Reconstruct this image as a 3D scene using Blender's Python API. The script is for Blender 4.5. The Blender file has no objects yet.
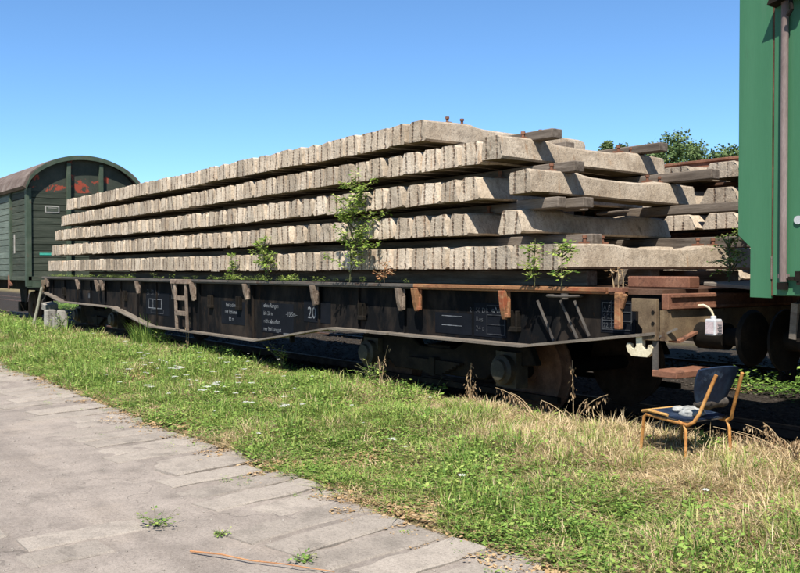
import bpy, bmesh, math, random
import numpy as np
from mathutils import Vector, Matrix, noise as mnoise
R = math.radians
random.seed(7); NR = np.random.default_rng(7)
sc = bpy.context.scene
COL = sc.collection

# ------------------------------------------------------------------ camera
AX = R(36.5)                                   # angle between the view axis and the track
cam = bpy.data.cameras.new('camera'); cam.lens = 36*900/800; cam.sensor_width = 36
cam.clip_start = .05; cam.clip_end = 3000
camo = bpy.data.objects.new('camera', cam); COL.objects.link(camo)
camo.location = (0, 0, 1.6); camo.rotation_euler = (R(90-1.02), 0, R(90)-AX)
sc.camera = camo

# ------------------------------------------------------------------ light
SUN = Vector((.46, -.50, 1)).normalized()
W = bpy.data.worlds.new('World'); sc.world = W; W.use_nodes = True
wn = W.node_tree
sky = wn.nodes.new('ShaderNodeTexSky'); sky.sky_type = 'NISHITA'; sky.sun_disc = False
sky.sun_elevation = math.asin(SUN.z); sky.sun_rotation = math.atan2(SUN.x, SUN.y)
sky.air_density = .75; sky.dust_density = 0; sky.ozone_density = 8; sky.altitude = 100
bg = wn.nodes['Background']; bg.inputs['Strength'].default_value = .105
tint = wn.nodes.new('ShaderNodeMix'); tint.data_type = 'RGBA'; tint.blend_type = 'MULTIPLY'      # the camera's white balance
tint.inputs[0].default_value = 1; tint.inputs[7].default_value = (.92, 1.04, 1.02, 1)
wn.links.new(sky.outputs[0], tint.inputs[6]); wn.links.new(tint.outputs[2], bg.inputs['Color'])
sl = bpy.data.lights.new('sun', 'SUN'); sl.energy = 5.0; sl.angle = R(.5); sl.color = (1, .955, .88)
so = bpy.data.objects.new('sun', sl); COL.objects.link(so)
so.rotation_euler = (-SUN).to_track_quat('-Z', 'Y').to_euler(); so.location = (3, -6, 20)
sc.view_settings.view_transform = 'Standard'; sc.view_settings.look = 'None'
sc.view_settings.exposure = .9; sc.view_settings.gamma = 1
sc.render.engine = 'CYCLES'

# ------------------------------------------------------------------ materials
def newmat(name):
    m = bpy.data.materials.new(name); m.use_nodes = True
    nt = m.node_tree; b = nt.nodes['Principled BSDF']
    return m, nt, b
def N(nt, t, **k):
    n = nt.nodes.new(t)
    for a, v in k.items(): setattr(n, a, v)
    return n
def L(nt, a, b): nt.links.new(a, b)
def math_(nt, op, a, b=None, c=None, clamp=False):
    n = N(nt, 'ShaderNodeMath', operation=op, use_clamp=clamp)
    for i, v in enumerate((a, b, c)):
        if v is None: continue
        if isinstance(v, (int, float)): n.inputs[i].default_value = v
        else: L(nt, v, n.inputs[i])
    return n.outputs[0]
def coords(nt, scale=(1, 1, 1), rnd=True):
    tc = N(nt, 'ShaderNodeTexCoord'); mp = N(nt, 'ShaderNodeMapping')
    mp.inputs['Scale'].default_value = scale
    L(nt, tc.outputs['Object'], mp.inputs['Vector'])
    if rnd:
        oi = N(nt, 'ShaderNodeObjectInfo')
        v = math_(nt, 'MULTIPLY', oi.outputs['Random'], 61.7)
        cb = N(nt, 'ShaderNodeCombineXYZ'); L(nt, v, cb.inputs[0]); L(nt, v, cb.inputs[2])
        L(nt, cb.outputs[0], mp.inputs['Location'])
    return mp.outputs[0]
def noi(nt, vec, scale, detail=5, rough=.6, dist=0):
    n = N(nt, 'ShaderNodeTexNoise'); n.inputs['Scale'].default_value = scale
    n.inputs['Detail'].default_value = detail; n.inputs['Roughness'].default_value = rough
    n.inputs['Distortion'].default_value = dist
    L(nt, vec, n.inputs['Vector']); return n.outputs['Fac']
def ramp(nt, fac, stops):
    r = N(nt, 'ShaderNodeValToRGB'); e = r.color_ramp.elements
    while len(e) < len(stops): e.new(.5)
    for i, (p, c) in enumerate(stops):
        e[i].position = p; e[i].color = (*c, 1) if len(c) == 3 else c
    L(nt, fac, r.inputs[0]); return r.outputs[0]
def bw(nt, fac, lo, hi):
    a, b = (0, 0, 0), (1, 1, 1)
    return ramp(nt, fac, [(lo, a), (hi, b)] if lo < hi else [(hi, b), (lo, a)])
def mix(nt, fac, a, b, mode='MIX'):
    m = N(nt, 'ShaderNodeMix', data_type='RGBA', blend_type=mode)
    for s, v in ((0, fac), (6, a), (7, b)):
        if isinstance(v, (int, float)): m.inputs[s].default_value = v
        elif isinstance(v, tuple): m.inputs[s].default_value = (*v, 1)
        else: L(nt, v, m.inputs[s])
    return m.outputs[2]
def bump(nt, b, h, strength=.4, dist=.01):
    n = N(nt, 'ShaderNodeBump'); n.inputs['Strength'].default_value = strength
    n.inputs['Distance'].default_value = dist
    L(nt, h, n.inputs['Height']); L(nt, n.outputs[0], b.inputs['Normal'])
def hue(nt, col, lo=.85, hi=1.15):
    oi = N(nt, 'ShaderNodeObjectInfo')
    h = N(nt, 'ShaderNodeHueSaturation')
    L(nt, math_(nt, 'MULTIPLY_ADD', oi.outputs['Random'], hi-lo, lo), h.inputs['Value'])
    L(nt, col, h.inputs['Color']); return h.outputs[0]

def weathered(name, c, scale=3, rough=.8, metal=0, bmp=.3, bscale=70, spots=None, stretch=(1, 1, 1), vary=None, fine=.3, spec=.2):
    """c: three colours, spots: (colour, scale, lo, hi)"""
    m, nt, b = newmat(name); v = coords(nt, stretch)
    n1 = noi(nt, v, scale, 7, .65)
    col = ramp(nt, n1, [(.3, c[0]), (.5, c[1]), (.7, c[2])])
    n2 = noi(nt, v, bscale, 4, .7)
    g = ramp(nt, n2, [(.3, (1-fine,)*3), (.7, (1+fine*.3,)*3)])
    col = mix(nt, 1., col, g, 'MULTIPLY')
    if spots:
        for s in (spots if isinstance(spots, list) else [spots]):
            f = bw(nt, noi(nt, v, s[1], 6, .7, .3), s[2], s[3]); col = mix(nt, f, col, s[0])
    if vary: col = hue(nt, col, *vary)
    L(nt, col, b.inputs['Base Color'])
    b.inputs['Roughness'].default_value = rough; b.inputs['Metallic'].default_value = metal
    b.inputs['Specular IOR Level'].default_value = spec
    bump(nt, b, n2, bmp, .006)
    return m

def leafmat(name, stops, trans=.35, rough=.6):
    m, nt, b = newmat(name)
    at = N(nt, 'ShaderNodeAttribute', attribute_name='rnd')
    col = ramp(nt, at.outputs['Fac'], stops)
    tc = N(nt, 'ShaderNodeTexCoord')
    L(nt, col, b.inputs['Base Color']); b.inputs['Roughness'].default_value = rough
    b.inputs['Specular IOR Level'].default_value = .25
    t = N(nt, 'ShaderNodeBsdfTranslucent'); L(nt, col, t.inputs['Color'])
    ms = N(nt, 'ShaderNodeMixShader'); ms.inputs[0].default_value = trans
    out = nt.nodes['Material Output']
    L(nt, b.outputs[0], ms.inputs[1]); L(nt, t.outputs[0], ms.inputs[2]); L(nt, ms.outputs[0], out.inputs['Surface'])
    return m

M = {}
def sleeper_concrete():
    m, nt, b = newmat('sleeper_concrete'); v = coords(nt)
    tc = N(nt, 'ShaderNodeTexCoord'); sx = N(nt, 'ShaderNodeSeparateXYZ'); L(nt, tc.outputs['Object'], sx.inputs[0])
    n1 = noi(nt, v, 2.2, 6, .65)
    col = ramp(nt, n1, [(.28, (.32, .245, .17)), (.46, (.49, .395, .29)), (.7, (.60, .505, .39))])
    vs = coords(nt, (9, 9, .9))
    st = bw(nt, noi(nt, vs, 2.2, 4, .6), .5, .68)            # rain streaks
    col = mix(nt, math_(nt, 'MULTIPLY', st, .35), col, (.25, .19, .135))
    sp = noi(nt, v, 34, 5, .8)
    col = mix(nt, math_(nt, 'MULTIPLY', bw(nt, sp, .55, .66), .8), col, (.17, .135, .1))
    col = mix(nt, math_(nt, 'MULTIPLY', bw(nt, sp, .38, .28), .5), col, (.64, .57, .47))
    blot = bw(nt, noi(nt, v, 6, 7, .72, .8), .5, .64)          # grey weather stains
    col = mix(nt, math_(nt, 'MULTIPLY', blot, .55), col, (.235, .185, .135))
    pit = bw(nt, noi(nt, v, 75, 3, .8), .57, .66)
    col = mix(nt, math_(nt, 'MULTIPLY', pit, .45), col, (.18, .135, .095))
    moss = bw(nt, noi(nt, v, 5, 5, .7, .4), .62, .72)
    col = mix(nt, math_(nt, 'MULTIPLY', moss, .7), col, (.12, .095, .06))
    # rusty prestressing wire ends: two columns of dots on each end face
    vj = N(nt, 'ShaderNodeVectorMath', operation='SCALE')
    nz = N(nt, 'ShaderNodeTexNoise'); nz.inputs['Scale'].default_value = 24; L(nt, v, nz.inputs['Vector'])
    jx = math_(nt, 'MULTIPLY_ADD', nz.outputs['Fac'], .026, -.013)
    dx = math_(nt, 'SUBTRACT', math_(nt, 'ABSOLUTE', math_(nt, 'ADD', sx.outputs[0], jx)), .078)
    zz = math_(nt, 'DIVIDE', math_(nt, 'SUBTRACT', sx.outputs[2], .022), .042)
    dz = math_(nt, 'MULTIPLY', math_(nt, 'SUBTRACT', math_(nt, 'FRACT', zz), .5), .042)
    d = math_(nt, 'SQRT', math_(nt, 'ADD', math_(nt, 'POWER', math_(nt, 'ABSOLUTE', dx), 2), math_(nt, 'POWER', math_(nt, 'MULTIPLY', math_(nt, 'ABSOLUTE', dz), .62), 2)))
    hole = math_(nt, 'MULTIPLY', bw(nt, d, .0185, .010), math_(nt, 'GREATER_THAN', math_(nt, 'ABSOLUTE', sx.outputs[1]), 1.27))
    weak = bw(nt, noi(nt, v, 9, 2, .5), .36, .52)
    hole = math_(nt, 'MULTIPLY', hole, math_(nt, 'MULTIPLY_ADD', weak, .7, .3))
    col = mix(nt, math_(nt, 'MULTIPLY', hole, .85), col, (.10, .055, .032))
    # rust runs under the holes and at the rail seats
    run = math_(nt, 'MULTIPLY', bw(nt, noi(nt, coords(nt, (6, 6, .7)), 3, 3, .6), .6, .72), .45)
    col = mix(nt, run, col, (.33, .17, .075))
    col = hue(nt, col, .66, 1.08)
    L(nt, col, b.inputs['Base Color']); b.inputs['Roughness'].default_value = .92
    b.inputs['Specular IOR Level'].default_value = .15
    h = math_(nt, 'SUBTRACT', math_(nt, 'ADD', math_(nt, 'MULTIPLY', noi(nt, v, 90, 4, .7), .35), noi(nt, v, 22, 4, .7)), math_(nt, 'MULTIPLY', hole, .9))
    bump(nt, b, h, .9, .012)
    return m
M['concrete'] = sleeper_concrete()
M['sleeper_base'] = weathered('stained_shade_dark_sleeper_base', [(.05, .036, .015), (.085, .062, .026), (.14, .105, .055)], 5, .95, bmp=.6)  # mossy underside stain, darkened further to paint in the shade between layers
M['timber'] = weathered('grey_timber', [(.065, .05, .038), (.135, .108, .084), (.23, .19, .152)], 2.2, .9, stretch=(.5, 7, 7), bmp=.5, bscale=30,
                        spots=((.05, .035, .025), 6, .58, .7), vary=(.8, 1.2))
M['black_steel'] = weathered('black_painted_steel', [(.0035, .0037, .0042), (.006, .0063, .007), (.012, .0112, .0105)], 1.2, .85, spec=.06, bmp=.15,
                             spots=[((.034, .026, .02), 1.1, .46, .66), ((.02, .013, .009), 3, .55, .7), ((.075, .036, .015), 3.5, .66, .76)], stretch=(1.6, 1.6, .7))
M['dark_steel'] = weathered('dark_greasy_steel', [(.007, .0062, .0055), (.014, .0118, .0095), (.032, .024, .017)], 3, .85, spec=.06, bmp=.25)
M['axle_grease'] = weathered('greasy_axle_box', [(.016, .014, .010), (.036, .031, .022), (.085, .068, .04)], 5, .6, spots=((.11, .08, .035), 5, .6, .72))
M['rail_grey'] = weathered('weathered_grey_steel', [(.05, .043, .038), (.085, .074, .063), (.14, .12, .1)], 2.5, .75, spots=((.06, .03, .018), 5, .55, .68), stretch=(.5, 2, 2))
M['dusty'] = weathered('dusty_steel', [(.095, .075, .058), (.165, .137, .108), (.235, .198, .16)], 3, .85, spots=((.06, .04, .03), 6, .56, .7), stretch=(.6, 2, 2))
M['rust_yellow'] = weathered('ochre_rusted_steel', [(.17, .07, .034), (.29, .145, .066), (.40, .25, .135)], 2.6, .85, spots=[((.24, .07, .032), 2.6, .5, .62), ((.085, .04, .022), 6, .54, .66)], stretch=(.7, 2, 2))
M['rust_red'] = weathered('red_brown_rust', [(.10, .04, .025), (.19, .085, .05), (.30, .15, .09)], 3, .85, spots=((.05, .025, .018), 6, .55, .68))
M['rust_dark'] = weathered('dark_rust', [(.045, .022, .013), (.09, .046, .027), (.155, .085, .053)], 4, .8, vary=(.8, 1.2))
M['bracket'] = weathered('bare_bracket_steel', [(.11, .075, .055), (.21, .155, .115), (.34, .26, .19)], 7, .8, spots=((.05, .03, .02), 9, .55, .68), vary=(.75, 1.2))
M['headstock'] = weathered('ochre_dirty_steel', [(.085, .055, .032), (.15, .105, .062), (.24, .175, .10)], 3.4, .75, bmp=.3, spots=[((.06, .035, .022), 5, .55, .68), ((.26, .19, .12), 9, .66, .75)])
M['cream'] = weathered('cream_paint', [(.5, .42, .28), (.62, .54, .37), (.68, .6, .44)], 8, .7, spots=((.2, .12, .06), 14, .6, .7))
M['white_mark'] = weathered('faded_white_paint', [(.04, .043, .047), (.14, .148, .155), (.27, .275, .285)], 11, .85, bmp=.05)
M['faint_mark'] = weathered('very_faded_paint', [(.014, .0145, .016), (.04, .042, .046), (.085, .088, .09)], 9, .8, bmp=.05)
M['blue_panel'] = weathered('blue_black_panel', [(.004, .005, .0075), (.006, .0073, .0105), (.0095, .0108, .0145)], 2, .8, spec=.08, bmp=.06)
M['green_coach'] = weathered('green_coach_paint', [(.040, .125, .062), (.046, .14, .07), (.055, .155, .08)], .8, .42, bmp=.04, bscale=25, fine=.08,
                             spots=[((.07, .15, .09), 1.2, .5, .75), ((.045, .075, .045), 3.2, .62, .8)], stretch=(5, 5, .3))
M['pipe'] = weathered('grey_brown_pipe', [(.12, .085, .075), (.19, .145, .13), (.25, .2, .185)], 3, .55, bmp=.1, stretch=(3, 3, .4))
M['plank_green'] = weathered('old_green_planks', [(.03, .038, .026), (.05, .059, .041), (.08, .087, .064)], 3, .85, stretch=(.5, .5, 6), bmp=.35, bscale=30,
                             spots=((.13, .10, .075), 5, .62, .74), vary=(.75, 1.2))
M['plank_pale'] = weathered('pale_blue_green_planks', [(.085, .105, .085), (.125, .15, .12), (.17, .195, .16)], 3, .85, stretch=(.5, .5, 6), vary=(.85, 1.15),
                            spots=((.08, .09, .08), 5, .6, .72))
M['post_green'] = weathered('green_steel_post', [(.035, .052, .034), (.055, .076, .05), (.08, .1, .07)], 2.5, .7, spots=((.09, .06, .04), 5, .6, .72))
M['gable'] = weathered('gable_plate_with_red_primer', [(.028, .034, .025), (.042, .048, .035), (.06, .064, .048)], 2.5, .75, spots=((.25, .05, .028), 2.1, .575, .60), bmp=.15)
M['roof'] = weathered('weathered_roof_felt', [(.085, .06, .048), (.14, .105, .086), (.2, .162, .135)], 3, .9, spots=((.10, .065, .05), 4, .55, .68))
M['roof_rib'] = weathered('pale_roof_seam', [(.26, .23, .2), (.36, .33, .29), (.44, .41, .37)], 4, .85)
M['white_box'] = weathered('white_enamel', [(.34, .34, .34), (.43, .43, .43), (.5, .5, .5)], 9, .5, bmp=.05, spots=((.45, .36, .28), 12, .64, .74))
M['pink_label'] = weathered('faded_pink_label', [(.42, .33, .33), (.5, .41, .4), (.56, .48, .47)], 14, .7, bmp=.03)
M['chair_tube'] = weathered('orange_rusted_tube', [(.26, .10, .03), (.45, .21, .06), (.58, .33, .12)], 9, .5, bmp=.12, spots=((.12, .045, .02), 14, .6, .72))
M['chair_vinyl'] = weathered('blue_black_vinyl', [(.007, .012, .026), (.012, .022, .045), (.03, .05, .085)], 9, .5, bmp=.2, bscale=50, spots=((.10, .14, .2), 7, .6, .78))
M['chair_under'] = weathered('torn_black_underside', [(.02, .018, .016), (.05, .042, .035), (.11, .095, .08)], 14, .9)
M['foam'] = weathered('grey_seat_stuffing', [(.18, .18, .17), (.3, .3, .28), (.4, .4, .38)], 16, .95, bmp=.8, bscale=60)
M['plywood'] = weathered('orange_plywood_edge', [(.35, .17, .05), (.5, .28, .09), (.6, .37, .15)], 9, .6)
M['bark'] = weathered('bark', [(.05, .038, .028), (.09, .07, .052), (.14, .115, .09)], 6, .95)
M['stem'] = weathered('plant_stem', [(.06, .08, .03), (.1, .1, .045), (.16, .12, .06)], 9, .8)
M['straw_stem'] = weathered('dry_stem', [(.26, .17, .09), (.38, .27, .15), (.5, .38, .23)], 9, .8)
M['twig'] = weathered('orange_dry_stick', [(.26, .12, .05), (.38, .18, .08), (.45, .25, .12)], 6, .8)
M['post_concrete'] = weathered('old_concrete_post', [(.2, .18, .15), (.3, .275, .235), (.38, .35, .3)], 5, .95, bmp=.6, bscale=30, spots=((.1, .09, .07), 7, .58, .7), vary=(.8, 1.1))
M['pole_wood'] = weathered('weathered_pole', [(.1, .1, .07), (.19, .18, .13), (.28, .26, .2)], 5, .9, stretch=(5, 5, .6))
M['dark_glass'] = weathered('dark_window_glass', [(.015, .02, .022), (.02, .027, .03), (.03, .036, .04)], 1, .08, bmp=.01)
M['grass'] = leafmat('green_blades', [(0, (.06, .125, .02)), (.3, (.15, .255, .045)), (.65, (.30, .36, .085)), (.88, (.46, .42, .17)), (1, (.56, .47, .25))])
M['dry'] = leafmat('dry_blades', [(0, (.28, .19, .09)), (.4, (.50, .375, .205)), (.8, (.64, .51, .32)), (1, (.30, .31, .10))], .25)
M['weed'] = leafmat('weed_leaves', [(0, (.055, .125, .022)), (.35, (.13, .235, .045)), (.7, (.27, .39, .08)), (1, (.46, .48, .15))])
M['litter'] = leafmat('dry_litter', [(0, (.14, .085, .04)), (.5, (.36, .23, .11)), (1, (.54, .40, .24))], .1)
M['petal'] = leafmat('white_flower_heads', [(0, (.62, .62, .56)), (.8, (.8, .8, .77)), (1, (.6, .62, .45))], .2)
M['sap_leaf'] = leafmat('sapling_leaves', [(0, (.08, .15, .025)), (.4, (.20, .31, .05)), (.75, (.36, .45, .10)), (1, (.55, .55, .22))], .4)
M['tree_leaf'] = leafmat('tree_foliage', [(0, (.045, .08, .025)), (.5, (.09, .14, .045)), (1, (.18, .23, .08))], .2)
M['seed'] = leafmat('dry_seed_heads', [(0, (.18, .11, .055)), (.6, (.33, .22, .12)), (1, (.48, .36, .22))], .2)
M['brown_leaf'] = leafmat('brown_dead_leaves', [(0, (.14, .06, .03)), (.6, (.28, .13, .06)), (1, (.4, .22, .1))], .2)

M['ballast'] = weathered('dark_ballast_stones', [(.02, .016, .013), (.045, .036, .029), (.09, .075, .06)], 14, .95)
def ground_mat():
    m, nt, b = newmat('dry_soil'); v = coords(nt, rnd=False)
    tc = N(nt, 'ShaderNodeTexCoord'); sx = N(nt, 'ShaderNodeSeparateXYZ'); L(nt, tc.outputs['Object'], sx.inputs[0])
    n1 = noi(nt, v, .9, 6, .65); n2 = noi(nt, v, 30, 5, .7)
    grassy = ramp(nt, n1, [(.35, (.10, .10, .035)), (.5, (.17, .135, .065)), (.66, (.30, .215, .125))])
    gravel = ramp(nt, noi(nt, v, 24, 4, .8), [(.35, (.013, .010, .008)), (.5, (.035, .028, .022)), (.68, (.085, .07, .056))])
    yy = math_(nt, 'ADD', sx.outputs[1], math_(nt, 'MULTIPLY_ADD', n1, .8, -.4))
    f = math_(nt, 'MULTIPLY', bw(nt, math_(nt, 'DIVIDE', yy, 20), 6.1/20, 6.4/20), bw(nt, math_(nt, 'DIVIDE', yy, 40), 17/40, 15/40))  # gravel strip widened and kept near black, imitating shade below the wagons
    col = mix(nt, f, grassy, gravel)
    col = mix(nt, 1., col, ramp(nt, n2, [(.3, (.6, .6, .6)), (.7, (1.15, 1.15, 1.15))]), 'MULTIPLY')
    L(nt, col, b.inputs['Base Color']); b.inputs['Roughness'].default_value = 1; b.inputs['Specular IOR Level'].default_value = .1
    bump(nt, b, n2, .9, .03); return m
def road_mat(name, tone, slab=False):
    m, nt, b = newmat(name); v = coords(nt, rnd=slab)
    n0 = noi(nt, v, .42, 5, .6, .4); n1 = noi(nt, v, 2.6, 6, .68); n2 = noi(nt, v, 55, 5, .75); n3 = noi(nt, v, 190, 3, .7)
    c = tone
    col = ramp(nt, n1, [(.3, tuple(x*.68 for x in c)), (.48, c), (.7, tuple(x*1.24 for x in c))])
    if not slab:                                            # oil-dark and dusty areas of the road
        col = mix(nt, math_(nt, 'MULTIPLY', bw(nt, n0, .5, .68), .5), col, tuple(x*.6 for x in c))
        col = mix(nt, math_(nt, 'MULTIPLY', bw(nt, noi(nt, v, .9, 4, .6), .54, .66), .5), col, (c[0]*1.25, c[1]*1.22, c[2]*1.17))
        vt = coords(nt, (.13, 1.5, 1), rnd=False)
        col = mix(nt, math_(nt, 'MULTIPLY', bw(nt, noi(nt, vt, 1.3, 5, .65), .47, .62), .42), col, (c[0]*.60, c[1]*.585, c[2]*.58))
        col = mix(nt, math_(nt, 'MULTIPLY', bw(nt, noi(nt, v, 38, 4, .85), .60, .68), .55), col, (c[0]*.42, c[1]*.40, c[2]*.38))
        vo = N(nt, 'ShaderNodeTexVoronoi', feature='DISTANCE_TO_EDGE'); vo.inputs['Scale'].default_value = .8
        nv = N(nt, 'ShaderNodeVectorMath', operation='ADD'); nn = N(nt, 'ShaderNodeTexNoise'); nn.inputs['Scale'].default_value = 3; L(nt, v, nn.inputs['Vector'])
        L(nt, v, nv.inputs[0]); L(nt, nn.outputs['Color'], nv.inputs[1]); L(nt, nv.outputs[0], vo.inputs['Vector'])
        ck = math_(nt, 'MULTIPLY', bw(nt, vo.outputs['Distance'], .012, .003), bw(nt, noi(nt, v, .8, 2, .5), .5, .6))
        col = mix(nt, math_(nt, 'MULTIPLY', ck, .6), col, tuple(x*.35 for x in c))
    else:
        col = mix(nt, math_(nt, 'MULTIPLY', bw(nt, n1, .5, .62), .5), col, tuple(x*.62 for x in c))
        col = hue(nt, col, .9, 1.1)
    col = mix(nt, 1., col, ramp(nt, n2, [(.28, (.62, .61, .6)), (.5, (1, 1, 1)), (.75, (1.16, 1.16, 1.16))]), 'MULTIPLY')
    col = mix(nt, 1., col, ramp(nt, n3, [(.33, (.7, .7, .7)), (.5, (1, 1, 1)), (.7, (1.12, 1.12, 1.12))]), 'MULTIPLY')
    L(nt, col, b.inputs['Base Color']); b.inputs['Roughness'].default_value = .95; b.inputs['Specular IOR Level'].default_value = .15
    h = math_(nt, 'ADD', math_(nt, 'MULTIPLY', n1, 2.2), math_(nt, 'ADD', n2, math_(nt, 'MULTIPLY', n3, .5)))
    bump(nt, b, h, .55, .012); return m
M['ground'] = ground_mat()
M['road'] = road_mat('worn_dusty_road', (.272, .231, .195))
M['slab'] = road_mat('worn_concrete_slab', (.305, .262, .218), True)
M['pebble'] = weathered('pebbles', [(.2, .17, .14), (.3, .265, .225), (.42, .38, .33)], 30, .95)

# ------------------------------------------------------------------ mesh helpers
class MB:
    def __init__(s): s.v = []; s.f = []
    def add(s, vs, fs):
        k = len(s.v); s.v += [tuple(v) for v in vs]; s.f += [tuple(i+k for i in f) for f in fs]; return s
    def box(s, c, d, rot=None, taper=None):
        x, y, z = d[0]/2, d[1]/2, d[2]/2
        vs = [Vector((sx*x, sy*y, sz*z)) for sz in (-1, 1) for sy in (-1, 1) for sx in (-1, 1)]
        if taper:
            for i in range(4, 8): vs[i].x *= taper; vs[i].y *= taper
        if rot is not None:
            mt = Matrix.Rotation(rot[2], 3, 'Z') @ Matrix.Rotation(rot[1], 3, 'Y') @ Matrix.Rotation(rot[0], 3, 'X')
            vs = [mt @ v for v in vs]
        c = Vector(c)
        return s.add([v+c for v in vs], [(0, 2, 3, 1), (4, 5, 7, 6), (0, 1, 5, 4), (2, 6, 7, 3), (0, 4, 6, 2), (1, 3, 7, 5)])
    def bar(s, a, b, w, h, up=(0, 0, 1)):
        a, b = Vector(a), Vector(b); t = (b-a).normalized(); u = Vector(up)
        x = t.cross(u)
        if x.length < 1e-4: x = t.cross(Vector((1, 0, 0)))
        x.normalize(); y = x.cross(t)
        vs = [p + x*i*w/2 + y*j*h/2 for p in (a, b) for i, j in ((-1, -1), (1, -1), (1, 1), (-1, 1))]
        return s.add(vs, [(3, 2, 1, 0), (4, 5, 6, 7), (0, 1, 5, 4), (1, 2, 6, 5), (2, 3, 7, 6), (3, 0, 4, 7)])
    def tube(s, pts, r, n=8, r2=None, cap=True):
        pts = [Vector(p) for p in pts]; vs = []; fs = []
        for i, p in enumerate(pts):
            t = (pts[min(i+1, len(pts)-1)]-pts[max(i-1, 0)]).normalized()
            u = t.orthogonal().normalized() if i == 0 else (u - t*u.dot(t)).normalized()
            w = t.cross(u); q = i/(len(pts)-1)
            rr = r if r2 is None else r+(r2-r)*q
            vs += [p + (u*math.cos(2*math.pi*k/n)+w*math.sin(2*math.pi*k/n))*rr for k in range(n)]
        for i in range(len(pts)-1):
            for k in range(n): fs.append((i*n+k, i*n+(k+1) % n, (i+1)*n+(k+1) % n, (i+1)*n+k))
        if cap: fs += [tuple(range(n))[::-1], tuple((len(pts)-1)*n+k for k in range(n))]
        return s.add(vs, fs)
    def lathe(s, prof, axis_o, axis='Y', n=28, close=False):
        """prof: list of (radius, along)"""
        vs = []; fs = []; o = Vector(axis_o)
        for r, t in prof:
            for k in range(n):
                a = 2*math.pi*k/n; c, d = r*math.cos(a), r*math.sin(a)
                p = {'Y': (c, t, d), 'X': (t, c, d), 'Z': (c, d, t)}[axis]
                vs.append(o+Vector(p))
        m = len(prof)
        for i in range(m if close else m-1):
            j = (i+1) % m
            for k in range(n): fs.append((i*n+k, i*n+(k+1) % n, j*n+(k+1) % n, j*n+k))
        if not close:
            fs += [tuple(range(n))[::-1], tuple((m-1)*n+k for k in range(n))]
        return s.add(vs, fs)
    def prism(s, poly, plane, t0, t1):
        """poly 2D outline; plane 'XZ' extruded along Y, 'YZ' along X, 'XY' along Z"""
        n = len(poly)
        def P(a, b, t): return {'XZ': (a, t, b), 'YZ': (t, a, b), 'XY': (a, b, t)}[plane]
        vs = [P(a, b, t0) for a, b in poly]+[P(a, b, t1) for a, b in poly]
        fs = [tuple(range(n)), tuple(range(n, 2*n))[::-1]]+[(i, n+i, n+(i+1) % n, (i+1) % n) for i in range(n)]
        return s.add(vs, fs)
    def mesh(s, name, bevel=0, smooth=False, seg=1):
        me = bpy.data.meshes.new(name); bm = bmesh.new()
        vv = [bm.verts.new(v) for v in s.v]
        for f in s.f:
            try: bm.faces.new([vv[i] for i in f])
            except ValueError: pass
        bmesh.ops.recalc_face_normals(bm, faces=bm.faces)
        if bevel: bmesh.ops.bevel(bm, geom=list(bm.edges), offset=bevel, segments=seg, affect='EDGES', clamp_overlap=True)
        if smooth:
            for f in bm.faces: f.smooth = True
            for e in bm.edges:
                if len(e.link_faces) == 2 and e.calc_face_angle(0) > R(40): e.smooth = False
        bm.to_mesh(me); bm.free(); return me
    def build(s, name, mat, parent=None, bevel=0, smooth=False, loc=(0, 0, 0), **k):
        return link(name, s.mesh(name, bevel, smooth), mat, parent, loc, **k)
def link(name, me, mat=None, parent=None, loc=(0, 0, 0), **k):
    o = bpy.data.objects.new(name, me); COL.objects.link(o); o.location = loc
    if mat is not None and not me.materials: me.materials.append(M[mat] if isinstance(mat, str) else mat)
    if parent: o.parent = parent
    for a, v in k.items(): o[a] = v
    return o
def tag(o, label, cat, group=None):
    o['label'] = label; o['category'] = cat
    if group: o['group'] = group
    return o
def thing(name, label, cat, loc=(0, 0, 0), group=None, rz=0):
    o = bpy.data.objects.new(name, None); COL.objects.link(o); o.location = loc; o.rotation_euler = (0, 0, rz)
    o.empty_display_size = .2
    return tag(o, label, cat, group)
def children(o): return [c for c in ALLKIDS.get(o.name, [])]
def copy_tree(src, kids, parent=None):
    c = src.copy(); COL.objects.link(c)
    if parent: c.parent = parent
    for ch in kids.get(src.name, []): copy_tree(ch, kids, c)
    return c
def kidmap():
    k = {}
    for o in bpy.data.objects:
        if o.parent: k.setdefault(o.parent.name, []).append(o)
    return k
def npmesh(name, V, F, rnd, mat, parent=None, **k):
    """V (n,3), F list of (m,3|4) int arrays, rnd per-vertex float"""
    me = bpy.data.meshes.new(name)
    me.vertices.add(len(V)); me.vertices.foreach_set('co', np.asarray(V, np.float32).ravel())
    idx = np.concatenate([f.ravel() for f in F]); tot = np.concatenate([np.full(len(f), f.shape[1]) for f in F])
    st = np.concatenate([[0], np.cumsum(tot)[:-1]])
    me.loops.add(len(idx)); me.loops.foreach_set('vertex_index', idx.astype(np.int32))
    me.polygons.add(len(tot)); me.polygons.foreach_set('loop_start', st.astype(np.int32)); me.polygons.foreach_set('loop_total', tot.astype(np.int32))
    me.update(calc_edges=True)
    a = me.attributes.new('rnd', 'FLOAT', 'POINT'); a.data.foreach_set('value', np.asarray(rnd, np.float32))
    return link(name, me, mat, parent, **k)
def text_mesh(lines, size, name='lettering', gap=1.25, align='LEFT', thin=0):
    cu = bpy.data.curves.new(name, 'FONT'); cu.body = '\n'.join(lines); cu.size = size; cu.space_line = gap
    cu.align_x = align; cu.resolution_u = 2; cu.offset = thin; cu.extrude = .0008
    o = bpy.data.objects.new('t', cu); COL.objects.link(o)
    dg = bpy.context.evaluated_depsgraph_get(); dg.update()
    me = bpy.data.meshes.new_from_object(o.evaluated_get(dg))
    me.materials.clear(); me.name = name
    bpy.data.objects.remove(o); bpy.data.curves.remove(cu)
    return me
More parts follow.
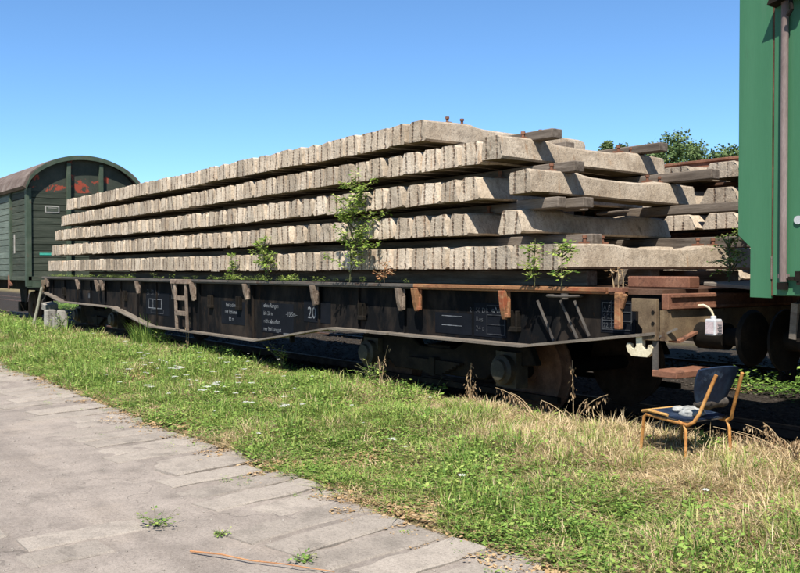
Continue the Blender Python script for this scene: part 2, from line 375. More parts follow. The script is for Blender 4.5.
def text(lines, size, loc, mat, parent, name='lettering', **k):
    o = link(name, text_mesh(lines, size, name, **k), mat, parent, loc)
    o.rotation_euler = (R(90), 0, 0); o['kind'] = 'stuff'; return o
ORD = ['', 'first', 'second', 'third', 'fourth', 'fifth', 'sixth', 'seventh', 'eighth', 'ninth', 'tenth', 'eleventh', 'twelfth', 'thirteenth', 'fourteenth', 'fifteenth',
       'sixteenth', 'seventeenth', 'eighteenth', 'nineteenth', 'twentieth', 'twenty-first', 'twenty-second', 'twenty-third', 'twenty-fourth', 'twenty-fifth', 'twenty-sixth', 'twenty-seventh', 'twenty-eighth']
def ss(a, b, t):
    t = min(1, max(0, (t-a)/(b-a))); return t*t*(3-2*t)
def sm(x, s=1., o=0.): return mnoise.noise(Vector((x*s+o, o*1.7+.31, .77)))

# ------------------------------------------------------------------ the setting: ground, road
YC = 7.4                                        # track centre line
RT = .11                                        # rail top
def edge(x): return 3.55 + .10*sm(x, .9, 3) + .07*sm(x, 3.1, 8) + .015*max(0, -x-6)
def gz(x, y):
    e = edge(x)
    z = .17*ss(e, e+1.9, y) - .05*ss(6.15, 6.6, y)*1 - .13*ss(6.15, 6.7, y) + .09*ss(8.4, 9.6, y) - .03
    z += .03*ss(e-.25, e+.05, y)
    if y > e: z += .022*mnoise.noise(Vector((x*1.7, y*1.7, 0))) + .012*mnoise.noise(Vector((x*6, y*6, 3)))
    return z
def axis_pts(lo, hi, fl, fh, fine, grow=1.35):
    a = list(np.arange(fl, fh+1e-6, fine)); s = fine
    while a[-1] < hi: s *= grow; a.append(min(hi, a[-1]+s))
    s = fine; b = []
    c = fl
    while c > lo: s *= grow; c = max(lo, c-s); b.append(c)
    return b[::-1]+a
def sheet(name, xs, ys, zf, mat, **k):
    V = [(x, y, zf(x, y)) for y in ys for x in xs]; nx = len(xs)
    F = [(j*nx+i, j*nx+i+1, (j+1)*nx+i+1, (j+1)*nx+i) for j in range(len(ys)-1) for i in range(nx-1)]
    me = bpy.data.meshes.new(name); me.from_pydata(V, [], F); me.update()
    for p in me.polygons: p.use_smooth = True
    return link(name, me, mat, **k)
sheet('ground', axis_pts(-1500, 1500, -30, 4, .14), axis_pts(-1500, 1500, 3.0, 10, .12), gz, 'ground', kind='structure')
def rz_(x, y):
    z = .010*mnoise.noise(Vector((x*.8, y*.8, 5))) + .007*mnoise.noise(Vector((x*3, y*3, 9))) + .006*mnoise.noise(Vector((x*8, y*8, 2))) + .003*mnoise.noise(Vector((x*19, y*19, 4)))
    return z - .05*ss(edge(x)-.12, edge(x)+.06, y)
road = sheet('road', axis_pts(-160, 60, -20, 0, .05), axis_pts(-7, 3.9, .7, 3.9, .045), rz_, 'road', kind='structure')
# half-buried old concrete sleepers laid side by side along the edge of the road
slab_me = []
for q in range(5):
    rr = random.Random(q); mb = MB(); n = 6; w = .15
    vs = []; 
    for i in range(n+1):
        t = i/n; jl, jr = rr.uniform(-.012, .012), rr.uniform(-.012, .012); hz = rr.uniform(-.006, .006)
        vs += [(-w+jl, t, -.08), (-w+jl, t, -.004+hz), (-w+.014+jl, t, .006+hz), (w-.014+jr, t, .006+hz+rr.uniform(-.004, .004)), (w+jr, t, -.004+hz), (w+jr, t, -.08)]
    fs = [(i*6+k, i*6+k+1, i*6+k+7, i*6+k+6) for i in range(n) for k in range(5)]+[(0, 1, 2, 3, 4, 5), tuple(n*6+k for k in range(6))[::-1]]
    me = mb.add(vs, fs).mesh('paving_slab'); me.materials.append(M['slab']); slab_me.append(me)
x = -2.9; q = 0
while x > -25:
    o = link('paving_slab', slab_me[q % 5], None, road)
    ln = random.uniform(.75, 1.12)
    e = edge(x) + random.uniform(-.16, .04)
    tilt = R(9)+random.uniform(-.04, .04)
    o.location = (x + math.sin(tilt)*ln, e-ln, random.uniform(-.006, .010)); o.scale = (random.uniform(.9, 1.08), ln, 1)
    o.rotation_euler = (random.uniform(-.007, .009)/ln, random.uniform(-.012, .012), tilt)
    x -= random.uniform(.335, .39); q += 1
for (sx_, sy_, ln, a) in [(-5.5, 1.33, .72, .02), (-5.18, 1.22, .5, .06), (-5.85, 1.0, .3, .02)]:
    o = link('paving_slab', slab_me[q % 5], None, road, loc=(sx_, sy_, -.0015)); q += 1
    o.scale = (.9, ln, 1); o.rotation_euler = (0, 0, a)

# ------------------------------------------------------------------ railway tracks
def rail_profile(mb, x0, x1, y, zt, h=.15):
    b = zt-h
    p = [(-.065, b), (.065, b), (.065, b+.012), (.012, b+.03), (.012, zt-.045), (.036, zt-.034), (.036, zt-.006), (.028, zt), (-.028, zt), (-.036, zt-.006), (-.036, zt-.034), (-.012, zt-.045), (-.012, b+.03), (-.065, b+.012)]
    return mb.prism([(y+a, z) for a, z in p], 'YZ', x0, x1)
M['rail'] = weathered('rusty_rail', [(.05, .028, .02), (.09, .052, .036), (.15, .095, .066)], 5, .6)
M['old_sleeper'] = weathered('old_track_sleeper', [(.04, .032, .026), (.075, .06, .048), (.12, .1, .082)], 4, .95, stretch=(4, .6, 4), vary=(.75, 1.2))
ts_me = MB().box((0, 0, -.07), (.25, 2.5, .14)).mesh('track_sleeper', .012); ts_me.materials.append(M['old_sleeper'])
for yc, lab, x0, x1 in ((YC, 'rusty railway track half buried in grass under the sleeper wagon', -34, 4), (YC+4.7, 'second railway track running behind the loaded sleeper wagon', -22, 4)):
    t = thing('railway_track', lab, 'railway track', (0, yc, 0))
    for s in (-1, 1):
        mb = MB(); rail_profile(mb, -140, 40, s*.75, RT); mb.build('rail', 'rail', t)
    x = x0
    while x < x1:
        o = link('track_sleeper', ts_me, None, t, (x, random.uniform(-.03, .03), RT-.152)); o.rotation_euler.z = random.uniform(-.02, .02); x += .65

# ------------------------------------------------------------------ flat wagon
XR, XL = -4.62, -22.70; XM = (XR+XL)/2
YS = -1.40                                     # side plane, local y (track centre is 0)
wag = thing('flat_wagon', 'long dark flat wagon with bent underframe carrying the stack of concrete sleepers', 'railway wagon', (XM, YC, 0))
HL = (XR-XL)/2
kx = [-HL, -HL+1.55, -4.05, -2.05]              # left half breakpoints of the fish-belly
kz = [1.10, .895, .885, .605]
LOW = [(x, z) for x, z in zip(kx, kz)] + [(-x, z) for x, z in list(zip(kx, kz))[::-1]]
def low(x):
    for (a, za), (b, zb) in zip(LOW, LOW[1:]):
        if a <= x <= b: return za+(zb-za)*(x-a)/(b-a)
    return 1.1
for s in (-1, 1):
    y = s*1.27
    poly = LOW + [(HL, 1.40), (-HL, 1.40)]
    MB().prism(poly, 'XZ', y-.012, y+.012).build('side_web', 'black_steel', wag)
    # lower flange, in lengths between the straps
    cuts = [-HL+.05, -7.0, -6.88, -4.1, -3.97, -2.05, 2.05, 3.4, 5.0, 5.14, 7.2, HL-.05]
    segs = []
    for a, b in zip(LOW, LOW[1:]):
        xs = [a[0]]+[c for c in (-7.0, 4.95, 5.35, 7.62) if a[0]+.1 < c < b[0]-.1]+[b[0]]
        for c, d in zip(xs, xs[1:]): segs.append((c+(.03 if c != a[0] else 0), d-(.03 if d != b[0] else 0)))
    for c, d in segs:
        MB().bar((c, s*1.345, low(c)-.011), (d, s*1.345, low(d)-.011), .17, .024).build('lower_flange', 'dusty', wag)
    # inner lip of the flange where dust lies
    for x in np.arange(-HL+.6, HL-.3, .93):
        if s > 0 and int(x*10) % 2: continue
        if any(abs(x+XM-q) < .5 for q in (-11.2, -5.1, -6.75, -12.55)): continue
        z0 = low(x)+.004
        MB().box((x, s*1.298, (z0+1.385)/2), (.016, .034, 1.385-z0)).build('stiffener', 'black_steel', wag)
# top side rails
def side_rail(a, b, s, mat, name):
    MB().box(((a+b)/2, s*1.36, 1.434), (b-a, .09, .038)).box(((a+b)/2, s*1.372, 1.406), (b-a, .03, .02)).build(name, mat, wag, .005)
xr = -7.87-XM
side_rail(-HL, -4.2, -1, 'rail_grey', 'side_rail'); side_rail(-4.195, 2.1, -1, 'rail_grey', 'side_rail'); side_rail(2.105, xr, -1, 'rail_grey', 'side_rail')
side_rail(xr+.005, xr+1.45, -1, 'rust_yellow', 'side_rail'); side_rail(xr+1.46, xr+2.72, -1, 'rust_yellow', 'side_rail'); side_rail(xr+2.75, HL-.35, -1, 'rust_red', 'side_rail')
side_rail(-HL, HL, 1, 'rail_grey', 'side_rail')
MB().box((0, 0, 1.42), (2*HL-.02, 2.62, .045)).build('deck', 'rust_dark', wag)
# inner frame
for s in (-1, 1): MB().box((0, s*.35, 1.2), (2*HL-.3, .12, .38)).build('centre_sill', 'dark_steel', wag)
for x in np.linspace(-HL+1.5, HL-1.5, 9): MB().box((x, 0, 1.28), (.1, 2.5, .22)).build('cross_member', 'dark_steel', wag)
# stake brackets: hanging wedge with a chain lug
def bracket(x, mat, h=.24, lug=True):
    mb = MB(); y0 = YS-.012
    mb.prism([(-.075, .0), (.0, .0), (.0, -h), (-.02, -h), (-.05, -h*.6)], 'YZ', -.038, .028)
    mb.box((.0, .012, -h*.5), (.10, .02, h*.9))
    o = mb.build('stake_bracket', mat, wag, .005, loc=(x, YS+.03, 1.405))
    if lug: MB().box((.045, -.02, -h*.86), (.05, .04, .04)).box((.062, -.02, -h*.62), (.016, .03, h*.5)).build('lug', mat, o, .004)
    return o
for wx, mat, h in [(-22.3, 'bracket', .2), (-19.9, 'bracket', .22), (-18.62, 'bracket', .24), (-18.3, 'bracket', .22), (-16.3, 'bracket', .24), (-11.9, 'bracket', .24), (-9.98, 'bracket', .26),
                   (-8.12, 'bracket', .26), (-7.82, 'rust_yellow', .25), (-6.42, 'rust_yellow', .28)]:
    bracket(wx-XM, mat, h)
# dark sockets below some brackets
for wx in (-21.2, -12.3, -9.0, -6.36, -13.3, -17.2):
    MB().box((0, 0, 0), (.13, .07, .05)).box((-.045, 0, .09), (.03, .06, .18)).box((.045, 0, .09), (.03, .06, .18)).build('stake_socket', 'dark_steel', wag, .006, loc=(wx-XM, -1.31, 1.03))
# big yellow stake near the right corner
MB().box((0, 0, -.1), (.065, .05, .31)).box((.05, .0, -.02), (.035, .04, .13), (0, .35, 0)).build('stake_bracket', 'rust_yellow', wag, .008, loc=(-4.98-XM, YS-.03, 1.36))
# ladder
ld = MB()
lx0, lx1 = -14.46-XM, -13.90-XM
for x in (lx0+.07, lx1-.05): MB().bar((x, YS-.05, 1.40), (x, YS-.02, .61), .075, .03, (0, 1, 0)).build('ladder_stile', 'bracket', wag, .004)
for z in (1.14, .89): MB().box(((lx0+lx1)/2, YS-.035, z), (.44, .03, .075)).build('ladder_rung', 'bracket', wag, .004)
MB().box(((lx0+lx1)/2, YS-.03, 1.415), (.72, .1, .075)).build('ladder_rung', 'bracket', wag, .006)
for x in (lx0-.1, lx1+.1): bracket(x, 'bracket', .3, False)
# hand-brake wheel lying under the rusty rail, and its stays
o = MB().lathe([(.155+.012*math.cos(a), .012*math.sin(a)) for a in np.linspace(0, 2*math.pi, 8, endpoint=False)], (0, 0, 0), 'Z', 24, True).build('hand_wheel', 'rail_grey', wag, smooth=True, loc=(-5.62-XM, YS+.0, 1.372))
mb = MB()
for k in range(3):
    a = k*2.1+.4; mb.bar((0, 0, 0), (math.cos(a)*.155, math.sin(a)*.155, 0), .02, .012)
mb.lathe([(.035, -.03), (.035, .02)], (0, 0, 0), 'Z', 10).build('wheel_spoke', 'rail_grey', o)
for a, b in (((-5.99, 1.32), (-5.83, .95)), ((-5.70, 1.33), (-5.54, .99)), ((-5.53, 1.33), (-5.40, 1.02))):
    MB().bar((a[0]-XM, YS+.03, a[1]), (b[0]-XM, YS+.08, b[1]), .014, .02).build('stay', 'rail_grey', wag)
# painted panels and lettering on the web
yb = -1.284; yt = -1.289
def panel(x0, x1, z0, z1, mat='blue_panel', d=0): MB().box(((x0+x1)/2-XM, yb-d, (z0+z1)/2), (x1-x0, .004, z1-z0)).build('painted_panel', mat, wag)
def frame(x0, x1, z0, z1, nx, nz, mat, w=.008):
    mb = MB()
    for i in range(nx+1): mb.box((x0+(x1-x0)*i/nx-XM, yt, (z0+z1)/2), (w, .003, z1-z0+w))
    for j in range(nz+1): mb.box(((x0+x1)/2-XM, yt-.0015, z0+(z1-z0)*j/nz), (x1-x0, .003, w))
    mb.build('painted_frame', mat, wag)
panel(-12.95, -12.15, .78, 1.13); panel(-11.62, -10.7, .72, 1.14); panel(-10.42, -9.75, .92, 1.2); panel(-7.62, -7.02, .93, 1.15); panel(-6.98, -6.5, .93, 1.27)
text(['bei Ladung', 'mit Schienen', '12 m'], .085, (-12.6-XM, yt, 1.045), 'white_mark', wag, align='CENTER')
text(['ohne Rungen', 'bis 20 m', 'nicht abstellen', 'nur bei Langgut'], .082, (-11.55-XM, yt, 1.075), 'white_mark', wag, gap=1.35)
text(['\u201313,5m\u2013'], .09, (-10.75-XM, yt, .97), 'white_mark', wag, align='CENTER')
text(['20'], .22, (-10.32-XM, yt, .97), 'white_mark', wag)
text(['\u2014\u2014\u2014', '\u2014\u2014\u2014'], .11, (-7.5-XM, yt, 1.09), 'white_mark', wag, gap=.9)
text(['21 50 DR'], .075, (-7.05-XM, yt, 1.17), 'faint_mark', wag)
text(['Res', '24 t'], .075, (-6.95-XM, yt, 1.08), 'faint_mark', wag)
frame(-6.78, -6.52, .96, 1.25, 1, 3, 'faint_mark'); text(['\u00abA\u00bb'], .08, (-6.65-XM, yt, 1.18), 'white_mark', wag, align='CENTER')
MB().box((-6.65-XM, yt, 1.2), (.12, .003, .008)).build('painted_line', 'faint_mark', wag)
panel(-5.3, -4.92, 1.06, 1.34); frame(-5.28, -4.96, 1.09, 1.32, 3, 3, 'faint_mark', .01)
text(['A B C', 'S 25 31', '22 32 45'], .06, (-5.27-XM, yt, 1.258), 'faint_mark', wag, gap=1.28)
panel(-16.15, -15.05, .80, 1.2); text(['31 50 396'], .15, (-16.1-XM, yt, 1.15), 'faint_mark', wag); frame(-16.0, -15.4, .92, 1.08, 3, 1, 'white_mark', .012)
text(['Rs DR'], .12, (-14.95-XM, yt, 1.1), 'faint_mark', wag); frame(-15.9, -15.3, .83, .9, 2, 1, 'faint_mark', .01)
panel(-19.55, -19.3, 1.0, 1.12); MB().box((-19.42-XM, yt, 1.06), (.17, .003, .1)).build('painted_plate', 'faint_mark', wag)
MB().box((-10.85-XM, yt-.01, .70), (.2, .01, .07)).build('name_plate', 'white_mark', wag); MB().box((-10.7-XM, yt-.02, .68), (.05, .05, .12)).build('plate_clip', 'dark_steel', wag)
# headstocks
for e in (-1, 1):
    xe = e*HL
    MB().box((xe+e*.03, 0, 1.345), (.07, 2.66, .13)).build('end_channel', 'rust_red', wag, .006)
    MB().box((xe+e*.075, 0, 1.30), (.02, 2.60, .02)).box((xe+e*.075, 0, 1.392), (.02, 2.60, .02)).build('end_channel_flange', 'rust_red', wag)
    MB().prism([(-1.36, 1.275), (-1.36, 1.03), (-1.22, 1.03), (-.72, 1.17), (-.7, .95), (.7, .95), (.72, 1.17), (1.22, 1.03), (1.36, 1.03), (1.36, 1.275)], 'YZ', xe+e*.005, xe+e*.05).build('headstock', 'headstock', wag)
    mb = MB(); mb.bar((xe+e*.04, -1.22, 1.018), (xe+e*.04, -.74, 1.155), .11, .02); mb.build('headstock_lip', 'rust_red', wag)
    for s in (-1, 1):
        MB().prism([(-.30*e, 1.37), (-.05*e, 1.37), (-.05*e, 1.03), (-.19*e, 1.03), (-.19*e, 1.12), (-.23*e, 1.16), (-.23*e, 1.26), (-.30*e, 1.26)], 'XZ', s*1.415, s*1.375).build('corner_plate', 'headstock', wag, .004, loc=(xe+e*.06, 0, 0))
        mb = MB()
        for z in (1.08, 1.17, 1.26): mb.lathe([(.016, -.02), (.016, .012)], (xe-e*.02, s*1.40, z), 'Y', 8)
        mb.build('rivet', 'dark_steel', wag, kind='stuff')
        MB().lathe([(.11, 0), (.11, .26), (.075, .26), (.075, .46), (.225, .47), (.23, .48), (.21, .505), (0.02, .515)] if e > 0 else [(.11, 0), (.11, -.26), (.075, -.26), (.075, -.46), (.225, -.47), (.23, -.48), (.21, -.505), (.02, -.515)],
                       (xe+e*.05, s*.875, 1.06), 'X', 24).build('buffer', 'dark_steel', wag, smooth=True)
    # coupling
    mb = MB(); mb.box((xe+e*.14, 0, 1.04), (.2, .06, .09)); mb.tube([(xe+e*.22, 0, 1.04), (xe+e*.30, 0, 1.05), (xe+e*.34, 0, 1.10), (xe+e*.30, 0, 1.15)], .03, 8)
    mb.build('draw_hook', 'bracket', wag, smooth=True)
    mb = MB()
    for s in (-1, 1): mb.tube([(xe+e*.2, s*.06, 1.02), (xe+e*.27, s*.075, .84), (xe+e*.29, s*.05, .66)], .017, 6)
    mb.tube([(xe+e*.29, -.08, .66), (xe+e*.29, .08, .66)], .025, 6); mb.build('screw_coupling', 'dark_steel', wag, smooth=True)
    mb = MB().tube([(xe+e*.05, .3, 1.0), (xe+e*.17, .3, .96), (xe+e*.22, .3, .8), (xe+e*.2, .28, .6)], .025, 8); mb.build('brake_hose', 'dark_steel', wag, smooth=True)
# corner step at the right end
MB().bar((HL-.02, YS+.02, 1.05), (HL-.02, YS+.02, .79), .05, .014, (0, 1, 0)).build('step_hanger', 'rail_grey', wag)
MB().bar((HL-.02, YS+.02, 1.05), (HL+.10, YS+.14, 1.13), .03, .014).build('step_brace', 'rail_grey', wag)
MB().box((HL+.08, YS+.27, .765), (.24, .55, .055)).build('step_board', 'rust_red', wag, .006)
MB().box((-HL-.1, YS+.2, .72), (.42, .3, .16), (.1, .12, 0)).build('end_step', 'post_concrete', wag, .01)
MB().tube([(-HL-.02, YS+.1, 1.0), (-HL-.16, YS+.05, .86), (-HL-.2, YS+.05, .7)], .012, 6).build('end_handrail', 'rail_grey', wag)
# cream rope hook under the right corner
hk = [(-.035, .03), (-.03, -.07), (-.055, -.10), (-.085, -.085), (-.09, -.055), (-.12, -.05), (-.135, -.075), (-.12, -.12), (-.08, -.155), (.08, -.155), (.12, -.12), (.135, -.075), (.12, -.05), (.09, -.055), (.085, -.085), (.055, -.10), (.03, -.07), (.035, .03)]
mb = MB()
for tri in ([0, 1, 16, 17], [1, 2, 15, 16], [2, 8, 9, 15], [2, 3, 7, 8], [3, 4, 5, 6, 7], [15, 14, 10, 9], [14, 13, 12, 11, 10]):
    mb.prism([hk[i] for i in tri], 'XZ', -.02, .02)
mb.build('rope_hook', 'cream', wag, loc=(-4.79-XM, YS+.02, 1.045))
# rust-brown dunnage channel and boards on the deck end
MB().box((HL-.28, -.95, 1.50), (.62, .16, .10), (0, 0, .05)).build('dunnage_channel', 'rust_red', wag, .01)
MB().box((HL+.18, -.05, 1.47), (.5, 1.3, .035), (0, .06, .04)).build('drop_flap', 'dusty', wag, .006)

# bogies
def bogie(cx):
    bo = MB()
    for s in (-1, 1):
        y = s*1.02
        bo.prism([(-1.55, .66), (-1.45, .84), (-.5, .84), (-.3, .74), (.3, .74), (.5, .84), (1.45, .84), (1.55, .66), (1.02, .60), (.8, .45), (-.8, .45), (-1.02, .60)], 'XZ', y-.05, y+.05)
    bo.box((0, 0, .66), (.4, 2.1, .22))
    b = bo.build('bogie_frame', 'dark_steel', wag, .012, loc=(cx-XM, 0, 0))
    for s in (-1, 1):
        mb = MB()
        for k in range(6): mb.box((0, s*1.09, .46+k*.026), (.34+k*.12, .09, .027))
        mb.box((0, s*1.09, .53), (.10, .11, .2)); mb.build('leaf_spring', 'dark_steel', b)
    for ax in (-1.2, 1.2):
        for s in (-1, 1):
            w = MB().lathe([(.12, -.07), (.12, -.05), (.33, -.035), (.395, -.065), (.455, -.065), (.462, .02), (.485, .045), (.485, .068), (.39, .068), (.33, .03), (.12, .05), (.12, .08)], (0, 0, 0), 'Y', 40)
            if s > 0: w.v = [(x, -y, z) for x, y, z in w.v]
            w.build('wheel', 'rust_dark', b, smooth=True, loc=(ax, s*.75, RT+.462))
            MB().lathe([(.14, 0), (.15, .03), (.15, .22), (.11, .24), (.10, .27), (.02, .275)] if s > 0 else [(.14, 0), (.15, -.03), (.15, -.22), (.11, -.24), (.10, -.27), (.02, -.275)], (ax, s*.99, .60), 'Y', 18).box((ax, s*1.06, .60), (.3, .16, .36)).build('axle_box', 'axle_grease', b, smooth=True)
        MB().lathe([(.075, -.98), (.075, .98)], (ax, 0, RT+.462), 'Y', 14).build('axle', 'dark_steel', b, smooth=True)
    for s in (-1, 1): MB().bar((-1.75, s*.95, .33), (1.75, s*.95, .33), .05, .06).build('brake_beam', 'dark_steel', b)
bogie(-7.86); bogie(2*XM+7.86)
MB().box((0, -.9, .95), (.5, .35, .4)).build('brake_tank', 'dark_steel', wag, .03, loc=(1.0, .2, 0))
wag2 = copy_tree(wag, kidmap()); tag(wag2, 'second dark flat wagon standing on the track behind, carrying track panels', 'railway wagon')
wag2.location = (XM+5.2, YC+4.7, 0)

# ------------------------------------------------------------------ the stack of concrete sleepers
def sleeper_mesh(wb, wt, h, L, seed):
    rr = random.Random(seed); hl = L/2
    st = [(-1, 1), (-.985, 1), (-.93, 1.), (-.8, 1.02), (-.62, 1.04), (-.46, 1.03), (-.40, .95), (-.3, .90), (0, .89), (.3, .90), (.40, .95), (.46, 1.03), (.62, 1.04), (.8, 1.02), (.93, 1.), (.985, 1), (1, 1)]
    V = []; m = 12
    for i, (t, k) in enumerate(st):
        end = i in (0, len(st)-1)
        hh = h*k; nar = 1-.10*max(0, 1-abs(t)/.45)
        b, w = wb/2*nar, wt/2*nar; bv = .02
        def X(z): return b+(w-b)*z/hh
        ring = [(-b+bv, 0), (b-bv, 0), (b, bv), (X(hh*.35), hh*.35), (X(hh*.7), hh*.7), (w, hh-bv), (w-bv, hh), (-w+bv, hh), (-w, hh-bv), (-X(hh*.7), hh*.7), (-X(hh*.35), hh*.35), (-b, bv)]
        for x, z in ring:
            j = .0032; sc_ = .985 if end else 1
            y = t*hl + (rr.uniform(-.010, .010) if abs(t) > .95 else 0)
            V.append((x*sc_+rr.uniform(-j, j), y, (z-hh/2)*sc_+hh/2+rr.uniform(-j, j)-(rr.uniform(0, .012 if abs(t) > .9 else .003) if z < bv*1.1 else 0)))
    # chipped corners
    for c in range(3):
        e = rr.choice((0, len(st)-1)); k = rr.choice((5, 6, 7, 8, 2, 11)); a = rr.uniform(.008, .02)
        for i in (e, e+1 if e == 0 else e-1):
            x, y, z = V[i*m+k]; V[i*m+k] = (x*(1-a*3), y*(1-a*.5), z-(a if k in (5, 6, 7, 8) else -a*.6))
    F = [(i*m+k, i*m+(k+1) % m, (i+1)*m+(k+1) % m, (i+1)*m+k) for i in range(len(st)-1) for k in range(m)]
    # end faces: fan with an inner ring for relief
    for e, o in ((0, 1), (len(st)-1, -1)):
        r = [e*m+k for k in range(m)]; F.append(tuple(r[::-1] if o > 0 else r))
    me = bpy.data.meshes.new('concrete_sleeper'); me.from_pydata(V, [], F); me.update()
    bm = bmesh.new(); bm.from_mesh(me); bmesh.ops.recalc_face_normals(bm, faces=bm.faces)
    for f in bm.faces: f.smooth = True
    for ed in bm.edges:
        if len(ed.link_faces) == 2 and ed.calc_face_angle(0) > R(9): ed.smooth = False
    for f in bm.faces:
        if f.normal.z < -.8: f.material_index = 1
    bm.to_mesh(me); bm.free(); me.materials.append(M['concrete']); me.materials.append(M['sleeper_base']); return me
SL = 2.6; YM = 6.15+SL/2
VAR = {t: [sleeper_mesh(.328, wt, .232, SL, 10*i+k) for k in range(5)] for i, (t, wt) in enumerate((('wide', .262), ('mid', .238), ('narrow', .200)))}
LAYERS = [('bottom', 1.595, 1.61, -22.78, -5.80, 'wide'), ('second lowest', 1.965, 1.975, -22.40, -7.12, 'narrow'), ('middle', 2.305, 2.33, -22.2, -6.92, 'narrow'),
          ('second highest', 2.65, 2.695, -21.65, -6.60, 'mid'), ('topmost', 2.99, 3.035, -21.15, -7.83, 'wide')]
FAST = {}
def fastening():
    mb = MB()
    mb.box((0, 0, .012), (.10, .07, .024)); mb.lathe([(.016, 0), (.016, .06), (.024, .06), (.024, .085), (.004, .085)], (0, 0, 0), 'Z', 8)
    return mb.mesh('rail_fastening')
fast_me = fastening(); fast_me.materials.append(M['rust_red'])
def sleeper(x, z, lay, var, lab, rot=(0, 0, 0), dy=0, fast=False):
    o = link('concrete_sleeper', VAR[var][random.randrange(5)], None, None, (x, YM+dy, z)); o.rotation_euler = rot
    tag(o, lab, 'concrete sleeper', 'concrete sleepers stacked on the flat wagon')
    if fast:
        for yy in (-.86, -.64, .64, .86): link('rail_fastening', fast_me, None, o, (0, yy, .238))
    return o
for li, (nm, zl, zr, xl, xrr, var) in enumerate(LAYERS):
    n = int(round((xrr-xl)/.332)); p = (xrr-xl)/n
    extra = {2: 1, 1: 1}.get(li, 0)
    for i in range(n):
        x = xl+p*(i+.5); t = i/(n-1); k = n-i+extra
        z = zl+(zr-zl)*t + .016*sm(x, .35, li*5) + .006*sm(x, 1.1, li*9) + random.uniform(-.003, .003)
        lab = f'concrete sleeper {ORD[k]} from the right end of the {nm} layer of the stack' if k <= (n+extra)//2 else f'concrete sleeper {ORD[i+1]} from the left end of the {nm} layer of the stack'
        rot = (random.uniform(-.003, .003), random.uniform(-.008, .008), random.uniform(-.008, .008))
        dy = random.uniform(-.02, .02)+.03*sm(x, .5, li*3+1)
        last = i == n-1
        if k == 1:
            lab = {0: 'long lit concrete sleeper closing the right end of the bottom layer, weeds before it', 3: 'sunlit end concrete sleeper of the second highest layer, crossed by timber shadows', 4: 'end concrete sleeper of the topmost layer with rusty bolts on top'}[li]
        if li == 0 and last: rot = (0, 0, -R(8.5)); x += .17
        if li >= 3 and last: rot = (-R(.9 if li == 3 else .3), 0, 0)
        if last and li in (0, 3, 4): dy = 0
        sleeper(x, z, nm, var, lab, rot, dy, fast=last)
sleeper(-6.60, 1.97, '', 'narrow', 'lone narrow concrete sleeper standing apart in the dark gap of the second lowest layer', (0, 0, R(4.5)))
sleeper(-6.36, 2.335, '', 'wide', 'end concrete sleeper of the middle layer projecting over the lone one', (-R(.8), 0, 0), fast=True)
# timbers between the layers
def timber(x0, x1, y, z0, h, lab, w=.15, dz=0, rz=0):
    o = MB().box((0, 0, 0), (x1-x0, w, h)).mesh('timber_spacer', .008)
    # slight warp and worn ends
    for v in o.vertices: v.co.y += .012*sm(v.co.x, .8, y*7); v.co.z += .004*sm(v.co.x, 1.3, z0*9)
    ob = link('timber_spacer', o, 'timber', None, ((x0+x1)/2, y, z0+h/2+dz)); ob.rotation_euler.z = rz
    return tag(ob, lab, 'timber', 'timber spacers between the sleeper layers')
GAPS = [(1.447, .152, 'under the bottom layer'), (1.835, .12, 'between bottom and second lowest layers'), (2.212, .10, 'between second lowest and middle layers'), (2.567, .105, 'between middle and second highest layers'), (2.935, .095, 'between the two top layers')]
ends_n = [-5.9, -5.84, -5.95, -6.07, -6.37]; ends_f = [-5.6, -5.15, -4.75, -5.70, -6.36]
for g, (z0, h, w) in enumerate(GAPS):
    # the spacers follow the slight rise of the layers from left to right
    dz = [.0, .0, 0, 0, 0][g]
    timber(-13.9, ends_n[g], 6.68, z0, h, f'weathered front timber projecting right {w}')
    timber(-13.9, ends_f[g], 8.38 if g else 8.6, z0, h, f'weathered rear timber projecting right {w}')
    timber(-21.0, -13.95, 6.68, z0-.025, h, f'weathered front timber in the left half {w}')
    timber(-20.5, -6.9 if g else -5.75, 7.45, z0-.012 if g else z0, h if g else .172, f'added middle timber row blocking the light {w}')  # hidden centre beams added to stop light showing through the gaps
    timber(-21.0, -13.95, 8.38, z0-.025, h, f'weathered rear timber in the left half {w}')
timber(-6.62, -6.05, 6.42, 2.205, .105, 'short grey timber block under the right end of the middle layer', .12)
timber(-6.45, -6.2, 6.9, 2.205, .11, 'small grey timber chock beside the lone narrow sleeper', .1, rz=.2)
timber(-6.5, -5.95, 7.35, 2.19, .025, 'thin broken board stuck out below the middle layer', .06, rz=-.3)

# ------------------------------------------------------------------ track panels on the wagon behind
blk = sleeper_mesh(.60, .40, .20, 2.6, 77)
blk.name = 'panel_sleeper'
seat = MB().box((0, 0, .01), (.2, .3, .02)).mesh('rail_plate'); seat.materials.append(M['rust_dark'])
for j, (z, lab) in enumerate([(1.48, 'lowest track panel of rails and concrete sleepers on the wagon behind'), (1.83, 'second lowest track panel, stacked on the wagon behind the coach'), (2.17, 'middle track panel with wide concrete sleepers on the wagon behind'),
                              (2.51, 'second highest track panel with wide concrete sleepers beside the coach'), (2.85, 'topmost track panel with a rusty rail on top, left of the coach')]):
    t = thing('track_panel', lab, 'track panel', (-6.0, 11.95, z), 'track panels stacked on the wagon behind')
    for i, x in enumerate(np.arange(-3.3, 7.5, .72)):
        o = link('panel_sleeper', blk, None, t, (x+.1*(j % 2)-.15*(j == 3), 0, 0)); o.rotation_euler.z = random.uniform(-.02, .02)
    for s in (-1, 1):
        mb = MB(); rail_profile(mb, -3.9 if j == 4 else -3.5, 8.0, s*.75, .335 if j == 4 else .325, .125); mb.build('rail', 'rust_red' if j == 4 else 'rust_dark', t)
